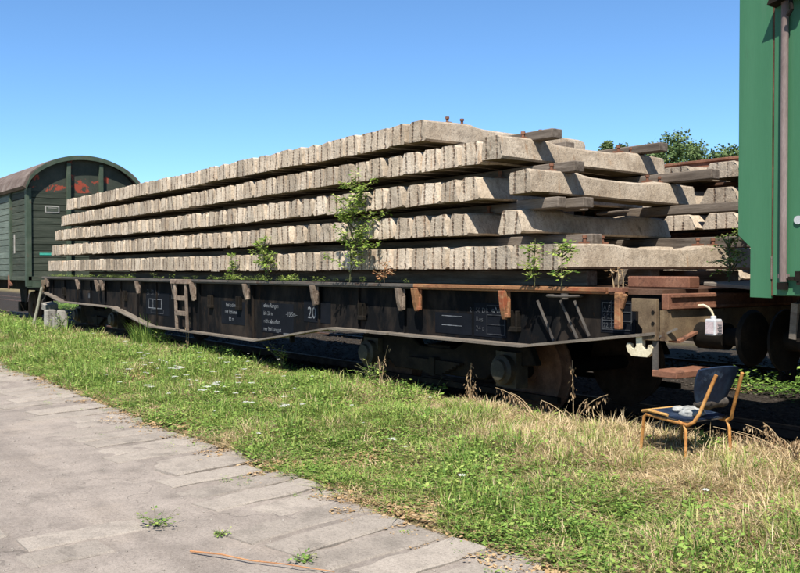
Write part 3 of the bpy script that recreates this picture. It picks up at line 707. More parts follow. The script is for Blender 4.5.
# broken pieces hanging at the panel edge
tag(MB().box((0, 0, 0), (.04, .05, .42), (0, .55, 0)).build('wooden_lath', 'dusty', loc=(-5.63, 10.55, 2.72)), 'pale wooden lath leaning against the track panels beside the coach', 'lath')

# ------------------------------------------------------------------ green coach at the right
CX = -3.85; CY = YC
co = thing('green_coach', 'tall green railway coach cut off by the right edge, next to the flat wagon', 'railway coach', (CX, CY, 0))
hw = 1.45
prof = [(-hw, 1.42), (-hw, 3.55), (-hw+.02, 3.75), (-1.25, 4.0), (-.9, 4.18), (-.45, 4.28), (0, 4.31), (.45, 4.28), (.9, 4.18), (1.25, 4.0), (hw-.02, 3.75), (hw, 3.55), (hw, 1.42)]
MB().prism([(a*.985, b) for a, b in prof], 'YZ', .28, 14).build('body', 'green_coach', co)
# outer skin panels of the near side: corner panel (cut back at the foot), seam, next panel
skin = lambda pts, name='side_panel': MB().prism(pts, 'XZ', -hw-.006, -hw+.03).build(name, 'green_coach', co, .002)
skin([(.0, 3.75), (.0, 1.86), (.10, 1.77), (.10, 1.405), (.262, 1.402), (.262, 3.75)], 'corner_panel')
MB().box((.270, -hw+.010, 2.6), (.012, .02, 2.36)).build('panel_seam', 'rust_dark', co)
MB().box((.270, -hw-.008, 1.62), (.010, .006, .16)).build('seam_rust', 'dusty', co)
skin([(.279, 3.75), (.279, 1.425), (3.9, 1.425), (3.9, 3.75)]); skin([(3.91, 3.75), (3.91, 1.425), (13.9, 1.425), (13.9, 3.75)])
MB().box((.14, 0, 2.82), (.27, 2*hw-.07, 1.9)).build('end_wall', 'green_coach', co)
MB().prism(prof[1:-1], 'YZ', .0, 14.02).build('roof', 'roof', co)
for k in range(5):
    w = MB().box((2.1+k*2.2, -hw-.012, 2.85), (1.25, .02, .95)).build('window', 'pipe', co, .004)
    MB().box((2.1+k*2.2, -hw-.026, 2.85), (1.13, .012, .83)).build('pane', 'dark_glass', w)
dp = MB().tube([(0, 0, 3.5), (0, 0, 1.52)], .026, 12).build('drain_pipe', 'pipe', co, smooth=True, loc=(.373, -hw-.035, 0))
MB().box((0, 0, 1.49), (.055, .05, .05)).build('pipe_end', 'dark_steel', dp); MB().box((0, .01, 1.56), (.07, .03, .03)).build('pipe_clip', 'pipe', dp)
gb = MB().prism([(0, 0), (.26, .05), (.26, .14), (.05, .12)], 'XZ', -hw-.12, -hw-.008).build('gutter_bracket', 'dark_steel', co, loc=(.285, 0, 3.455))
MB().tube([(.155, -hw-.08, .02), (.17, -hw-.09, -.06), (.14, -hw-.09, -.10)], .014, 6).build('bracket_hook', 'dark_steel', gb)
lk = MB().box((.46, -hw-.02, 1.545), (.1, .03, .025)).box((.48, -hw-.03, 1.56), (.03, .03, .07)).box((.5, -hw-.03, 1.52), (.05, .02, .04)).build('door_catch', 'dark_steel', co)
MB().lathe([(.03, -hw-.02), (.03, -hw-.008)], (.47, 0, 1.95), 'Y', 16).build('round_badge', 'white_box', co)
MB().box((7, 0, 1.25), (13.2, 1.5, .3)).build('underframe', 'dark_steel', co)
MB().box((.42, 0, 1.24), (.1, 2.6, .3)).build('headstock', 'dark_steel', co)
MB().box((.36, -1.28, 1.24), (.05, .09, .26), (.1, .12, 0)).build('step_bracket', 'dusty', co); MB().box((.55, -1.3, 1.18), (.02, .03, .2), (0, -.1, 0)).build('step_bracket', 'cream', co)
for s in (-1, 1):
    MB().lathe([(.11, .4), (.11, .2), (.08, .2), (.08, .06), (.24, .05), (.24, .03), (.2, .01), (.02, 0)], (0, s*.875, 1.06), 'X', 24).build('buffer', 'dark_steel', co, smooth=True)
bgk = [o for o in bpy.data.objects if o.name.startswith('bogie_frame') and o.parent == wag][0]
cb = copy_tree(bgk, kidmap(), co); cb.location = (3.1, 0, 0)
cb2 = copy_tree(bgk, kidmap(), co); cb2.location = (11.0, 0, 0)

# ------------------------------------------------------------------ green boxcar at the left
BX = -23.9
bc = thing('boxcar', 'old green planked boxcar with arched roof and red primer on its gable', 'railway wagon', (BX, YC, 0))
bh = 1.42; LB = 9.2
def arc(y, z0=3.66, rise=.86): return z0+rise*(1-(y/bh)**2)**.62 if abs(y) < bh else z0
MB().box((-LB/2, 0, 2.55), (LB-.1, 2*bh-.12, 2.2)).build('body', 'plank_green', bc)
pz = np.linspace(1.42, 3.62, 14)
for e in ('end',):
    for a, b in zip(pz, pz[1:]):
        MB().box((-.028, 0, (a+b)/2), (.045, 2*bh-.1, b-a-.012), (0, random.uniform(-.03, .03), 0)).build('plank', 'plank_green', bc, .004)
for (xa, xb, mat) in ((-1.58, -.12, 'plank_green'), (-5.6, -1.75, 'plank_pale'), (-LB+.1, -5.75, 'plank_green')):
    for a, b in zip(pz, pz[1:]):
        MB().box(((xa+xb)/2, -bh+.02, (a+b)/2), (xb-xa, .045, b-a-.012), (random.uniform(-.03, .03), 0, 0)).build('plank', mat, bc, .004)
# gable plate
MB().box((-LB/2, -bh+.03, 3.655), (LB, .05, .07)).build('eave_beam', 'post_green', bc)
gp = [(-bh+.03, 3.62)]+[(y, arc(y)-.02) for y in np.linspace(-bh+.03, bh-.03, 25)]+[(bh-.03, 3.62)]
MB().prism(gp, 'YZ', -.06, -.01).build('gable', 'gable', bc)
# roof shell
rp = [(y*1.05, arc(y)+.0) for y in np.linspace(-bh, bh, 29)]; rq = [(y*1.05, z+.06) for y, z in rp]
MB().prism(rp+rq[::-1], 'YZ', -LB-.1, .14).build('roof', 'roof', bc)
re = [(y*1.052, arc(y)+.003) for y in np.linspace(-bh, bh, 29)]
MB().prism([(y, z-.05) for y, z in re]+[(y, z+.064) for y, z in re][::-1], 'YZ', .142, .165).build('roof_edge', 'post_green', bc)
for x in (-.55, -1.25, -2.0, -2.75, -3.5, -4.25):
    MB().prism([(y, z+.06) for y, z in rp]+[(y, z+.085) for y, z in rp][::-1], 'YZ', x-.03, x+.03).build('roof_rib', 'roof_rib', bc)
for y in (-bh+.02, bh-.02): MB().box((-.03, y, 2.44), (.16, .13, 2.5)).build('corner_post', 'post_green', bc, .006)
for y in (-.42, .42): MB().box((.055, y, 2.9), (.11, .10, 2.96)).build('end_post', 'post_green', bc, .006)
MB().box((-1.66, -bh-.01, 2.5), (.13, .09, 2.3)).build('door_post', 'post_green', bc, .006)
MB().bar((-1.85, -bh-.02, 2.75), (-1.72, -bh-.02, 1.5), .07, .03, (0, 1, 0)).build('door_brace', 'plank_pale', bc)
MB().box((-1.3, -bh-.01, 2.3), (.06, .02, .5)).build('paint_mark', 'roof_rib', bc)
MB().box((0, 0, 1.40), (.1, 2*bh, .1)).box((-LB/2, -bh, 1.40), (LB, .08, .1)).build('sill', 'plank_green', bc)
MB().box((.0, -bh+.22, 1.29), (.09, .5, .24)).build('corner_plate', 'post_green', bc)
sg = MB().box((0, 0, 0), (.012, .36, .17)).build('sign_plate', 'roof_rib', bc, loc=(.003, -.82, 3.17))
MB().box((.009, 0, .0), (.006, .30, .12)).build('sign_field', 'plank_green', sg)
MB().box((.013, 0, .03), (.004, .22, .012)).box((.013, -.03, -.02), (.004, .16, .012)).build('sign_line', 'roof_rib', sg)
M['turq'] = weathered('turquoise_paint', [(.04, .30, .22), (.06, .38, .28), (.09, .42, .32)], 5, .7)
MB().box((.003, -.86, 2.02), (.012, .55, .055)).build('turquoise_strip', 'turq', bc)
MB().box((-LB/2, 0, 1.2), (LB, 1.9, .26)).build('underframe', 'dark_steel', bc)
for s in (-1, 1):
    MB().lathe([(.1, .05), (.1, .3), (.07, .3), (.07, .5), (.21, .51), (.2, .54), (.02, .55)], (0, s*.875, 1.06), 'X', 22).build('buffer', 'dark_steel', bc, smooth=True)
for ax in (-2.0, -7.2):
    for s in (-1, 1):
        w = MB().lathe([(.12, -.07), (.12, -.05), (.33, -.035), (.395, -.065), (.455, -.065), (.462, .02), (.485, .045), (.485, .068), (.39, .068), (.33, .03), (.12, .05), (.12, .08)], (0, 0, 0), 'Y', 32)
        if s > 0: w.v = [(x, -y, z) for x, y, z in w.v]
        w.build('wheel', 'rust_dark', bc, smooth=True, loc=(ax, s*.75, RT+.462))
        MB().prism([(-.4, 1.1), (.4, 1.1), (.16, .5), (-.16, .5)], 'XZ', s*1.02-.02, s*1.02+.02).box((0, s*1.05, .62), (.24, .2, .26)).build('axle_guard', 'dark_steel', bc, loc=(ax, 0, 0))
MB().prism([(-.06, .2), (.05, .24), (.1, .02), (.3, -.02), (.28, -.07), (0, -.06), (-.03, -.16), (-.08, -.16)], 'XZ', -bh-.06, -bh-.02).build('door_hook', 'rust_red', bc, loc=(-1.75, 0, 1.26))

# ------------------------------------------------------------------ chair
GC = gz(-4.2, 5.8)
ch = thing('chair', 'broken chair with blue-black padding and rusty orange tube legs in dry grass', 'chair', (-4.22, 5.83, GC-.045), rz=R(-6)); ch.scale = (1.16, 1.16, 1.16)
tr = .0105
hx, hy, sh = .17, .185, .335
for nm, pts in {
    'front_leg_near': [(-hx-.045, -hy-.01, -.03), (-hx-.01, -hy, sh-.03), (-hx+.02, -hy, sh-.005)],
    'front_leg_far': [(-hx-.045, hy+.01, -.03), (-hx-.01, hy, sh-.03), (-hx+.02, hy, sh-.005)],
    'rear_leg_near': [(hx+.01, -hy-.005, -.03), (hx+.005, -hy, sh-.07), (hx-.01, -hy, sh-.035), (hx-.05, -hy, sh-.02)],
    'rear_leg_far': [(hx+.05, hy+.005, -.03), (hx+.035, hy, sh-.08), (hx+.015, hy, sh-.035), (hx-.03, hy, sh-.02)]}.items():
    MB().tube(pts, tr, 10).build('leg', 'chair_tube', ch, smooth=True)
for s in (-1, 1):
    MB().tube([(-hx+.01, s*hy, sh-.012), (hx-.04, s*hy, sh-.03), (hx+.02, s*hy, sh-.035), (hx+.06, s*(hy-.01), sh-.012), (hx+.085, s*(hy-.03), sh+.04), (hx+.16, s*(hy-.055), sh+.23), (hx+.185, s*(hy-.065), sh+.295)], tr*1.1, 10).build('back_tube', 'chair_tube', ch, smooth=True)
MB().tube([(-hx, -hy, sh-.02), (-hx, hy, sh-.02)], .007, 8).build('stretcher', 'chair_tube', ch); MB().tube([(hx-.05, -hy, sh-.03), (hx-.05, hy, sh-.03)], .007, 8).build('stretcher', 'chair_tube', ch)
def pad(nx, ny, f, t, name, mat, bev=.006):
    vs = []; fs = []
    for side in (0, 1):
        for j in range(ny+1):
            for i in range(nx+1):
                p, n = f(i/nx*2-1, j/ny*2-1); e = max(abs(i/nx*2-1), abs(j/ny*2-1)); k = t*(1 if e < .95 else .45)
                vs.append(Vector(p)+Vector(n)*(k if side else -t*.35))
    o = (nx+1)*(ny+1)
    for j in range(ny):
        for i in range(nx):
            a = j*(nx+1)+i; fs += [(a, a+nx+1, a+nx+2, a+1), (o+a, o+a+1, o+a+nx+2, o+a+nx+1)]
    bd = [i for i in range(nx+1)]+[j*(nx+1)+nx for j in range(1, ny+1)]+[ny*(nx+1)+i for i in range(nx-1, -1, -1)]+[j*(nx+1) for j in range(ny-1, 0, -1)]
    for a, b in zip(bd, bd[1:]+bd[:1]): fs.append((a, b, o+b, o+a))
    return MB().add(vs, fs)
def rnd_sq(u, v, k=.16):   # rounded rectangle mapping
    return u*(1-k*v*v*.5*abs(u)), v*(1-k*u*u*.5*abs(v))
def seat_f(u, v):
    u, v = rnd_sq(u, v); x = u*.20-.01; z = sh+.004-.012*(1-v*v)*(1-u*u) - (.02*max(0, -u-.6)/.4) - .01*u
    return (x, v*.195, z), (0, 0, 1)
pad(12, 12, seat_f, .014, 'seat', '').build('seat', 'chair_vinyl', ch, smooth=True)
pad(12, 12, lambda u, v: ((seat_f(u*1.02, v*1.02)[0][0], seat_f(u*1.02, v*1.02)[0][1], seat_f(u, v)[0][2]-.012), (0, 0, 1)), .007, 'seat_board', '').build('seat_board', 'chair_under', ch)
lip = [(seat_f(-1, v)[0][0]-.006, seat_f(-1, v)[0][1], seat_f(-1, v)[0][2]+.006) for v in np.linspace(-1, 1, 9)][:]
near = [(seat_f(u, -1)[0][0], seat_f(u, -1)[0][1]-.006, seat_f(u, -1)[0][2]+.008) for u in np.linspace(.25, -1, 8)]
MB().tube(near+lip[1:], .010, 8).build('seat_edge', 'plywood', ch, smooth=True)
def back_f(u, v):
    u, v = rnd_sq(u, v, .22); w = .175+.028*v; t = (v+1)/2
    z = sh+.095+t*.24; x = hx+.085+.075*t-.02-.028*(u*u) + .012
    return (x-.02, u*w, z), (-.94, 0, .34)
pad(12, 12, back_f, .016, 'backrest', '').build('backrest', 'chair_vinyl', ch, smooth=True)
tp = MB().lathe([(.010, -.16), (.026, -.13), (.036, -.04), (.028, .03), (.034, .11), (.012, .15)], (hx+.035, .02, sh+.09), 'Y', 14)
tp.v = [(x+.012*sm(y, 14, z*9), y, z*1.0+.02*sm(y, 9, x*7)) for x, y, z in tp.v]; tp.build('torn_padding', 'chair_under', ch, smooth=True)
for (fx, fy, fr, fh) in ((.06, .0, .085, .4), (.0, .05, .06, .4), (.11, -.07, .06, .5), (-.04, -.02, .04, .5)):
    bm = bmesh.new(); bmesh.ops.create_icosphere(bm, subdivisions=3, radius=fr)
    for v in bm.verts:
        v.co *= 1+.45*mnoise.fractal(v.co*14+Vector((fx*40, 0, 0)), 1, 2, 3); v.co.z *= fh
    for f in bm.faces: f.smooth = True
    me = bpy.data.meshes.new('stuffing'); bm.to_mesh(me); bm.free(); link('stuffing', me, 'foam', ch, (fx, fy, sh+.022))

# ------------------------------------------------------------------ canister on the headstock
cn = thing('canister', 'small white canister with a pink label hanging from the flat wagon end', 'canister', (-4.26, 6.25, 1.085))
MB().box((0, 0, .065), (.10, .10, .13), taper=.97).build('body', 'white_box', cn, .008)
MB().box((.0545, 0, .062), (.004, .075, .095)).box((0, -.0535, .062), (.07, .004, .095)).build('label_plate', 'pink_label', cn)
mb = MB()
for k in range(7): mb.box((.0585, .004*(k % 3)-.004, .095-k*.012), (.002, .055-.006*(k % 3), .003))
mb.build('label_print', 'white_mark', cn)
MB().lathe([(.022, .128), (.022, .15), (.016, .155)], (0, 0, 0), 'Z', 14).build('cap', 'white_box', cn, smooth=True)
MB().tube([(-.0, .0, .15), (-.01, -.01, .19), (-.03, -.03, .225), (-.06, -.05, .24), (-.10, -.06, .235)], .009, 8).build('strap', 'cream', cn, smooth=True)

# ------------------------------------------------------------------ posts, pole, stick
for (x, y, w, h, lab) in [(-21.95, 5.98, .2, .5, 'left pale concrete block stub standing beside the track below the boxcar corner'), (-21.6, 6.05, .22, .36, 'low dark concrete block between the two taller stubs'), (-21.15, 6.02, .2, .52, 'right pale concrete stub behind the leaning pole, near the wagon end')]:
    o = MB().box((0, 0, h/2-.05), (w, .24, h+.1), (random.uniform(-.05, .05), random.uniform(-.06, .06), random.uniform(-.3, .3)), taper=.93).build('concrete_block', 'post_concrete', None, .015, loc=(x, y, gz(x, y)))
    tag(o, lab, 'concrete block', 'concrete stubs beside the track')
tag(MB().tube([(-22.1, 5.55, -.05), (-22.25, 5.75, .6), (-22.45, 5.93, 1.2)], .04, 8, .03).build('wooden_pole', 'pole_wood', None, smooth=True), 'thin wooden pole leaning against the left end of the flat wagon', 'pole')
tag(MB().tube([(-4.78, 2.06, .012), (-4.6, 2.16, .022), (-4.42, 2.25, .016), (-4.25, 2.37, .018), (-4.0, 2.53, .012)], .006, 6, .003).build('dry_stick', 'twig', None), 'long thin orange dry stick lying on the road in front', 'stick')

# ------------------------------------------------------------------ vegetation
def blade_template(n, hmin, hmax, w, spread, bend, r, seg=2):
    """tuft of n blades -> V, quads, tris, per-blade random"""
    V = []; Q = []; T = []; rd = []
    for b in range(n):
        a = r.uniform(0, 2*math.pi); d = r.uniform(0, spread); h = r.uniform(hmin, hmax)
        bx, by = math.cos(a)*d, math.sin(a)*d; la = a+r.uniform(-1.2, 1.2); lean = r.uniform(.1, bend)
        wx, wy = -math.sin(la), math.cos(la); k = len(V); ww = w*r.uniform(.7, 1.3)
        for s in range(seg+1):
            t = s/seg; o = lean*h*t*t; z = h*t*(1-.25*lean*t)
            cx, cy = bx+math.cos(la)*o, by+math.sin(la)*o
            if s < seg:
                q = ww*(1-.35*t); V += [(cx-wx*q/2, cy-wy*q/2, z), (cx+wx*q/2, cy+wy*q/2, z)]
            else: V.append((cx, cy, z))
        for s in range(seg-1): Q.append((k+2*s, k+2*s+1, k+2*s+3, k+2*s+2))
        T.append((k+2*(seg-1), k+2*(seg-1)+1, k+2*seg)); rd += [r.random()]*(2*seg+1)
    return np.array(V), np.array(Q), np.array(T), np.array(rd)
def leaf_template(n, hmin, hmax, size, spread, r):
    V = []; Q = []; rd = []
    for b in range(n):
        a = r.uniform(0, 2*math.pi); d = spread*math.sqrt(r.random()); h = r.uniform(hmin, hmax)
        c = Vector((math.cos(a)*d, math.sin(a)*d, h)); la = r.uniform(0, 2*math.pi); L_ = size*r.uniform(.6, 1.3)
        u = Vector((math.cos(la), math.sin(la), r.uniform(-.35, .5))).normalized(); v = u.cross(Vector((r.uniform(-.4, .4), r.uniform(-.4, .4), 1))).normalized(); n_ = v.cross(u)
        k = len(V); V += [c-u*L_*.5, c+v*L_*.33-n_*L_*.06, c+u*L_*.5, c-v*L_*.33-n_*L_*.06]
        Q.append((k, k+1, k+2, k+3)); rd += [r.random()]*4
    return np.array([tuple(v) for v in V]), np.array(Q), np.zeros((0, 3), int), np.array(rd)
def scatter(name, tmpl, pts, rnd_mix=.55, mat='grass', parent=None, **k):
    """pts: array (x,y,z,scale,zscale,tone)"""
    Vs = []; Qs = []; Ts = []; Rs = []; off = 0
    per = [[] for _ in tmpl]
    for p in pts: per[random.randrange(len(tmpl))].append(p)
    for (V, Q, T, rd), P in zip(tmpl, per):
        if not P: continue
        P = np.array(P); m = len(P); n = len(V)
        a = NR.uniform(0, 2*np.pi, m); c, s = np.cos(a), np.sin(a)
        X = (V[None, :, 0]*c[:, None]-V[None, :, 1]*s[:, None])*P[:, 3:4]+P[:, 0:1]
        Y = (V[None, :, 0]*s[:, None]+V[None, :, 1]*c[:, None])*P[:, 3:4]+P[:, 1:2]
        Z = V[None, :, 2]*P[:, 4:5]+P[:, 2:3]
        Vs.append(np.stack([X, Y, Z], -1).reshape(-1, 3))
        b = (np.arange(m)*n+off)
        Qs.append((Q[None]+b[:, None, None]).reshape(-1, 4)) if len(Q) else None
        Ts.append((T[None]+b[:, None, None]).reshape(-1, 3)) if len(T) else None
        Rs.append(np.clip(rd[None]*rnd_mix+P[:, 5:6]*(1-rnd_mix)+NR.uniform(-.04, .04, (m, 1)), 0, 1).ravel()); off += m*n
    F = ([np.concatenate(Qs)] if Qs else [])+([np.concatenate(Ts)] if Ts else [])
    return npmesh(name, np.concatenate(Vs), F, np.concatenate(Rs), mat, parent, **k)
rg = random.Random(3)
T_green = [blade_template(20, .04, .17, .0075, .08, 1.5, rg, 3) for _ in range(8)]
T_dry = [blade_template(22, .04, .15, .0045, .09, 2.2, rg, 3) for _ in range(6)]
T_weed = [leaf_template(n, .02, h, z, .10, rg) for n, h, z in ((30, .10, .020), (28, .12, .025), (26, .11, .030), (14, .09, .042), (28, .12, .022), (26, .08, .027))]
T_lit = [leaf_template(16, .003, .02, .045, .13, rg) for _ in range(4)]
def fbm(x, y, s, o=0): return mnoise.fractal(Vector((x*s+o, y*s-o, o)), 1., 2., 4)
def dryness(x, y):
    d = .05 + .24*ss(-9.5, -4.5, x)*ss(4.0, 5.2, y) + .30*ss(-7.5, -4.8, x)*ss(4.3, 5.4, y)+ .16*ss(5.2, 6.1, y) + .12*ss(-6.5, -3.5, x)
    d += .30*fbm(x, y, .9, 4) + .38*fbm(x, y, 3.2, 6)
    return d
green, dry, weed, lit, flow = [], [], [], [], []
def vis(x, y):
    d = -x*math.cos(AX)+y*math.sin(AX); r = x*math.sin(AX)+y*math.cos(AX)
    return d > .5 and -.6 < r/d < .85
rg = random.Random(11)
def try_pts(x0, x1, y0, y1, dens, far=1.):
    n = int((x1-x0)*(y1-y0)*dens)
    for _ in range(n):
        x, y = rg.uniform(x0, x1), rg.uniform(y0, y1); e = edge(x)
        u = y-e
        if u < -.02+.1*fbm(x, y, 3, 9) or not vis(x, y): continue
        if 6.3+.25*fbm(x, y, 1.2, 2) < y < 9.4 and rg.random() > .06: continue
        z = gz(x, y)-.012; D = dryness(x, y); q = rg.random(); s = rg.uniform(.75, 1.35)*far
        bare = fbm(x, y, 1.4, 7)
        if bare > .33 and rg.random() < .6:
            lit.append((x, y, z+.012, s, s, rg.random())); continue
        hz = s*min(1.35, max(.5, .92+.75*fbm(x, y, .9, 1)))*(.65+.35*ss(0, .5, u))
        if y > 9.5: weed.append((x, y, z, s*1.3, hz*1.3, rg.random()*.6))
        elif q < .16: lit.append((x, y, z+.012, s, s, rg.random()))
        elif q < .16+.82*min(.88, max(.14, D*1.45)): dry.append((x, y, z, s, hz, rg.random()))
        elif rg.random() < .38+.5*fbm(x, y, .8, 15)+.25*(1-ss(0, .5, u)): weed.append((x, y, z, s, hz, .15+.7*rg.random()))
        else: green.append((x, y, z, s, hz, min(1, max(0, .35+.5*D+rg.uniform(-.25, .25)))))
try_pts(-7, -1.5, 3.4, 7.0, 640); try_pts(-1.5, 1.5, 3.4, 7.0, 300); try_pts(-12, -7, 3.4, 7.0, 330, 1.15); try_pts(-20, -12, 3.4, 7.2, 190, 1.35); try_pts(-34, -20, 3.4, 7.2, 75, 1.8)
try_pts(-7, 2, 9.9, 16, 40, 1.4); try_pts(-40, -19, 9.9, 16, 30, 1.4)
for _ in range(230):
    x, y = rg.uniform(-5.6, -2.9), rg.uniform(5.55, 6.25); s_ = rg.uniform(1.1, 1.7)
    if fbm(x, y, 2.2, 31) > -.15 and not (-4.5 < x < -3.95 and 5.6 < y < 6.1 and rg.random() < .7): dry.append((x, y, gz(x, y)-.01, s_, s_*rg.uniform(.9, 1.35), rg.random()))
scatter('green_grass', T_green, green, .5, 'grass', kind='stuff')
scatter('dry_grass', T_dry, dry, .6, 'dry', kind='stuff')
scatter('leafy_ground_cover', T_weed, weed, .5, 'weed', kind='stuff')
scatter('dry_litter', T_lit, lit, .6, 'litter', kind='stuff')
# white flower heads in the grass
fl = []
for (cx, cy, n, sx_, sy_) in [(-10.8, 4.75, 46, 2.2, .75), (-8.6, 4.6, 22, 1.6, .7), (-13, 5.1, 6, 1.6, .5), (-16, 5.4, 6, 2, .4), (-5.6, 4.4, 4, 1.2, .5)]:
    for _ in range(n): x, y = rg.gauss(cx, sx_*.6), rg.gauss(cy, sy_*.6); fl.append((x, max(edge(x)+.2, y)))

fV = []; fQ = []
hd = []
for k in range(11):
    a = k*2.4; d = .004*math.sqrt(k)*2.2
    hd.append((math.cos(a)*d, math.sin(a)*d))
Vh = []; Qh = []; rh = []
for (x, y) in hd:
    k = len(Vh); s = .009; z = rg.uniform(-.004, .004)
    Vh += [(x-s, y-s*.4, z), (x+s*.4, y-s, z-.002), (x+s, y+s*.4, z), (x-s*.4, y+s, z-.002)]; Qh.append((k, k+1, k+2, k+3)); rh += [rg.random()]*4
Th = (np.array(Vh), np.array(Qh), np.zeros((0, 3), int), np.array(rh))
scatter('white_flowers', [Th], [(x, y, gz(x, y)+rg.uniform(.13, .24), rg.uniform(.45, 1.35)*(1 if x > -9 else 1.25), 1, .4) for x, y in fl], .6, 'petal', kind='stuff')
mb = MB()
for x, y in fl[:]: mb.tube([(x+rg.uniform(-.03, .03), y, gz(x, y)), (x, y, gz(x, y)+.17)], .002, 3)
mb.build('flower_stems', 'stem', kind='stuff')
# pebbles and crumbs on the road
pb = []; 
def pebble_t(r):
    bm = bmesh.new(); bmesh.ops.create_icosphere(bm, subdivisions=1, radius=.01)
    V = np.array([(v.co.x*r.uniform(.7, 1.3), v.co.y*r.uniform(.7, 1.2), v.co.z*r.uniform(.5, .8)) for v in bm.verts]); T = np.array([[v.index for v in f.verts] for f in bm.faces]); bm.free()
    return V, np.zeros((0, 4), int), T, np.zeros(len(V))
for _ in range(3800):
    x = rg.uniform(-16, -2.5); y = rg.uniform(.6, edge(x)-.02)
    if not vis(x, y): continue
    s = rg.choice((.25, .3, .4, .5, .8)) * rg.uniform(.6, 1.2)
    if abs(fbm(x, y, .8, 21)) < .1 and rg.random() < .5: continue
    pb.append((x, y, rz_(x, y)+.002, s, s, 0))
bl = []
for _ in range(9000):
    x, y = rg.uniform(-24, -1.5), rg.choice((rg.uniform(6.2, 9.6), rg.uniform(9.6, 14)))
    if vis(x, y): q_ = rg.uniform(1.4, 3.4); bl.append((x, y, gz(x, y)+.004, q_, q_, 0))
scatter('ballast', [pebble_t(rg) for _ in range(5)], bl, .5, 'ballast', kind='stuff')
rw = []
for _ in range(260):
    x = rg.uniform(-18, -3); e_ = edge(x); y = e_-abs(rg.gauss(0, .28))-.02
    if vis(x, y) and fbm(x, y, 1.5, 41) > .02: rw.append((x, y, rz_(x, y)-.002, rg.uniform(.25, .6), rg.uniform(.2, .55), rg.random()))
scatter('road_edge_weeds', T_weed, rw, .6, 'weed', kind='stuff')
rl = []
for _ in range(500):
    x = rg.uniform(-18, -3); y = edge(x)-abs(rg.gauss(0, .16))
    if vis(x, y): rl.append((x, y, rz_(x, y)+.006, rg.uniform(.35, .8), .5, rg.random()))
scatter('road_edge_litter', T_lit, rl, .6, 'litter', kind='stuff')
scatter('road_pebbles', [pebble_t(rg) for _ in range(4)], pb, .5, 'pebble', kind='stuff')

# --- plants that stand alone
def leafy_plant(name, label, cat, loc, stems, nleaf, size, mat='sap_leaf', stem_mat='stem', seed=0, r0=.007, group=None, droop=0):
    """stems: list of polylines; leaves set all along each"""
    r = random.Random(seed); t = thing(name, label, cat, loc, group); mb = MB(); V = []; Q = []; rd = []
    for ln in stems:
        ln = [Vector(p) for p in ln]; mb.tube(ln, r0, 5, r0*.4)
        for k in range(nleaf):
            q = r.uniform(.12, 1)**.8*(len(ln)-1); i = min(int(q), len(ln)-2); p = ln[i].lerp(ln[i+1], q-i)
            a = r.uniform(0, 6.28); u = Vector((math.cos(a), math.sin(a), r.uniform(-.6, .5)-droop)).normalized(); c = p+u*size*r.uniform(.6, 1.6)
            w = u.cross(Vector((r.uniform(-.6, .6), r.uniform(-.6, .6), 1))).normalized(); nn = w.cross(u); s = size*r.uniform(.6, 1.25)
            k0 = len(V); V += [c-u*s*.55, c+w*s*.36-nn*s*.1, c+u*s*.55, c-w*s*.36-nn*s*.1]; Q.append((k0, k0+1, k0+2, k0+3)); rd += [r.random()]*4
    mb.build('stem', stem_mat, t)
    npmesh('leaves', [tuple(v) for v in V], [np.array(Q)], rd, mat, t); return t
def branchy(h, n, spread, r, up=.5):
    main = [Vector((0, 0, 0))]
    for k in range(6): main.append(main[-1]+Vector((r.uniform(-.05, .05)*h, r.uniform(-.03, .02)*h, h/6)))
    out = [main]
    for k in range(n):
        t = r.uniform(.1, .92); i = int(t*6); p = main[i].lerp(main[min(i+1, 6)], t*6-i); a = r.uniform(0, 6.28)
        d = Vector((math.cos(a), math.sin(a)*.45-.1, up+r.uniform(-.3, .5))).normalized(); l = spread*r.uniform(.5, 1.1)*(1.1-.45*t)
        out.append([p, p+d*l*.5+Vector((0, 0, .02)), p+d*l+Vector((0, 0, -.03))])
    return out
r = random.Random(5)
leafy_plant('sapling', 'tall leafy green sapling growing up the stack front from the wagon deck', 'sapling', (-9.12, 5.99, 1.455), branchy(1.2, 36, .60, r), 36, .047, seed=1)
leafy_plant('sapling', 'small bushy sapling at the bottom of the stack, left of the tall one', 'sapling', (-11.35, 6.03, 1.455), branchy(.6, 18, .36, r), 26, .043, seed=2, group='saplings growing on the wagon deck')
leafy_plant('sapling', 'thin short seedling just left of the small bushy sapling', 'sapling', (-12.4, 6.03, 1.455), branchy(.38, 7, .14, r), 22, .04, seed=3, group='saplings growing on the wagon deck')
leafy_plant('sapling', 'leafy shoot in front of the last sleeper above the rusty rail', 'sapling', (-5.98, 5.98, 1.455), branchy(.44, 8, .15, r), 17, .046, seed=4, group='saplings growing on the wagon deck')
leafy_plant('sapling', 'low leafy shoot to the right of the one above the rusty rail', 'sapling', (-5.66, 6.0, 1.455), branchy(.38, 9, .19, r), 18, .046, seed=5, group='saplings growing on the wagon deck')
leafy_plant('sapling', 'green climbing shoot over the end of the bottom sleepers near the canister', 'sapling', (-4.62, 7.0, 1.48), branchy(.44, 13, .24, r), 24, .036, seed=6, group='saplings growing on the wagon deck')
leafy_plant('sapling', 'small green sprout peeping out beside the coach corner', 'sapling', (-5.2, 8.2, 1.86), branchy(.24, 9, .24, r), 20, .036, seed=7, group='saplings growing on the wagon deck')
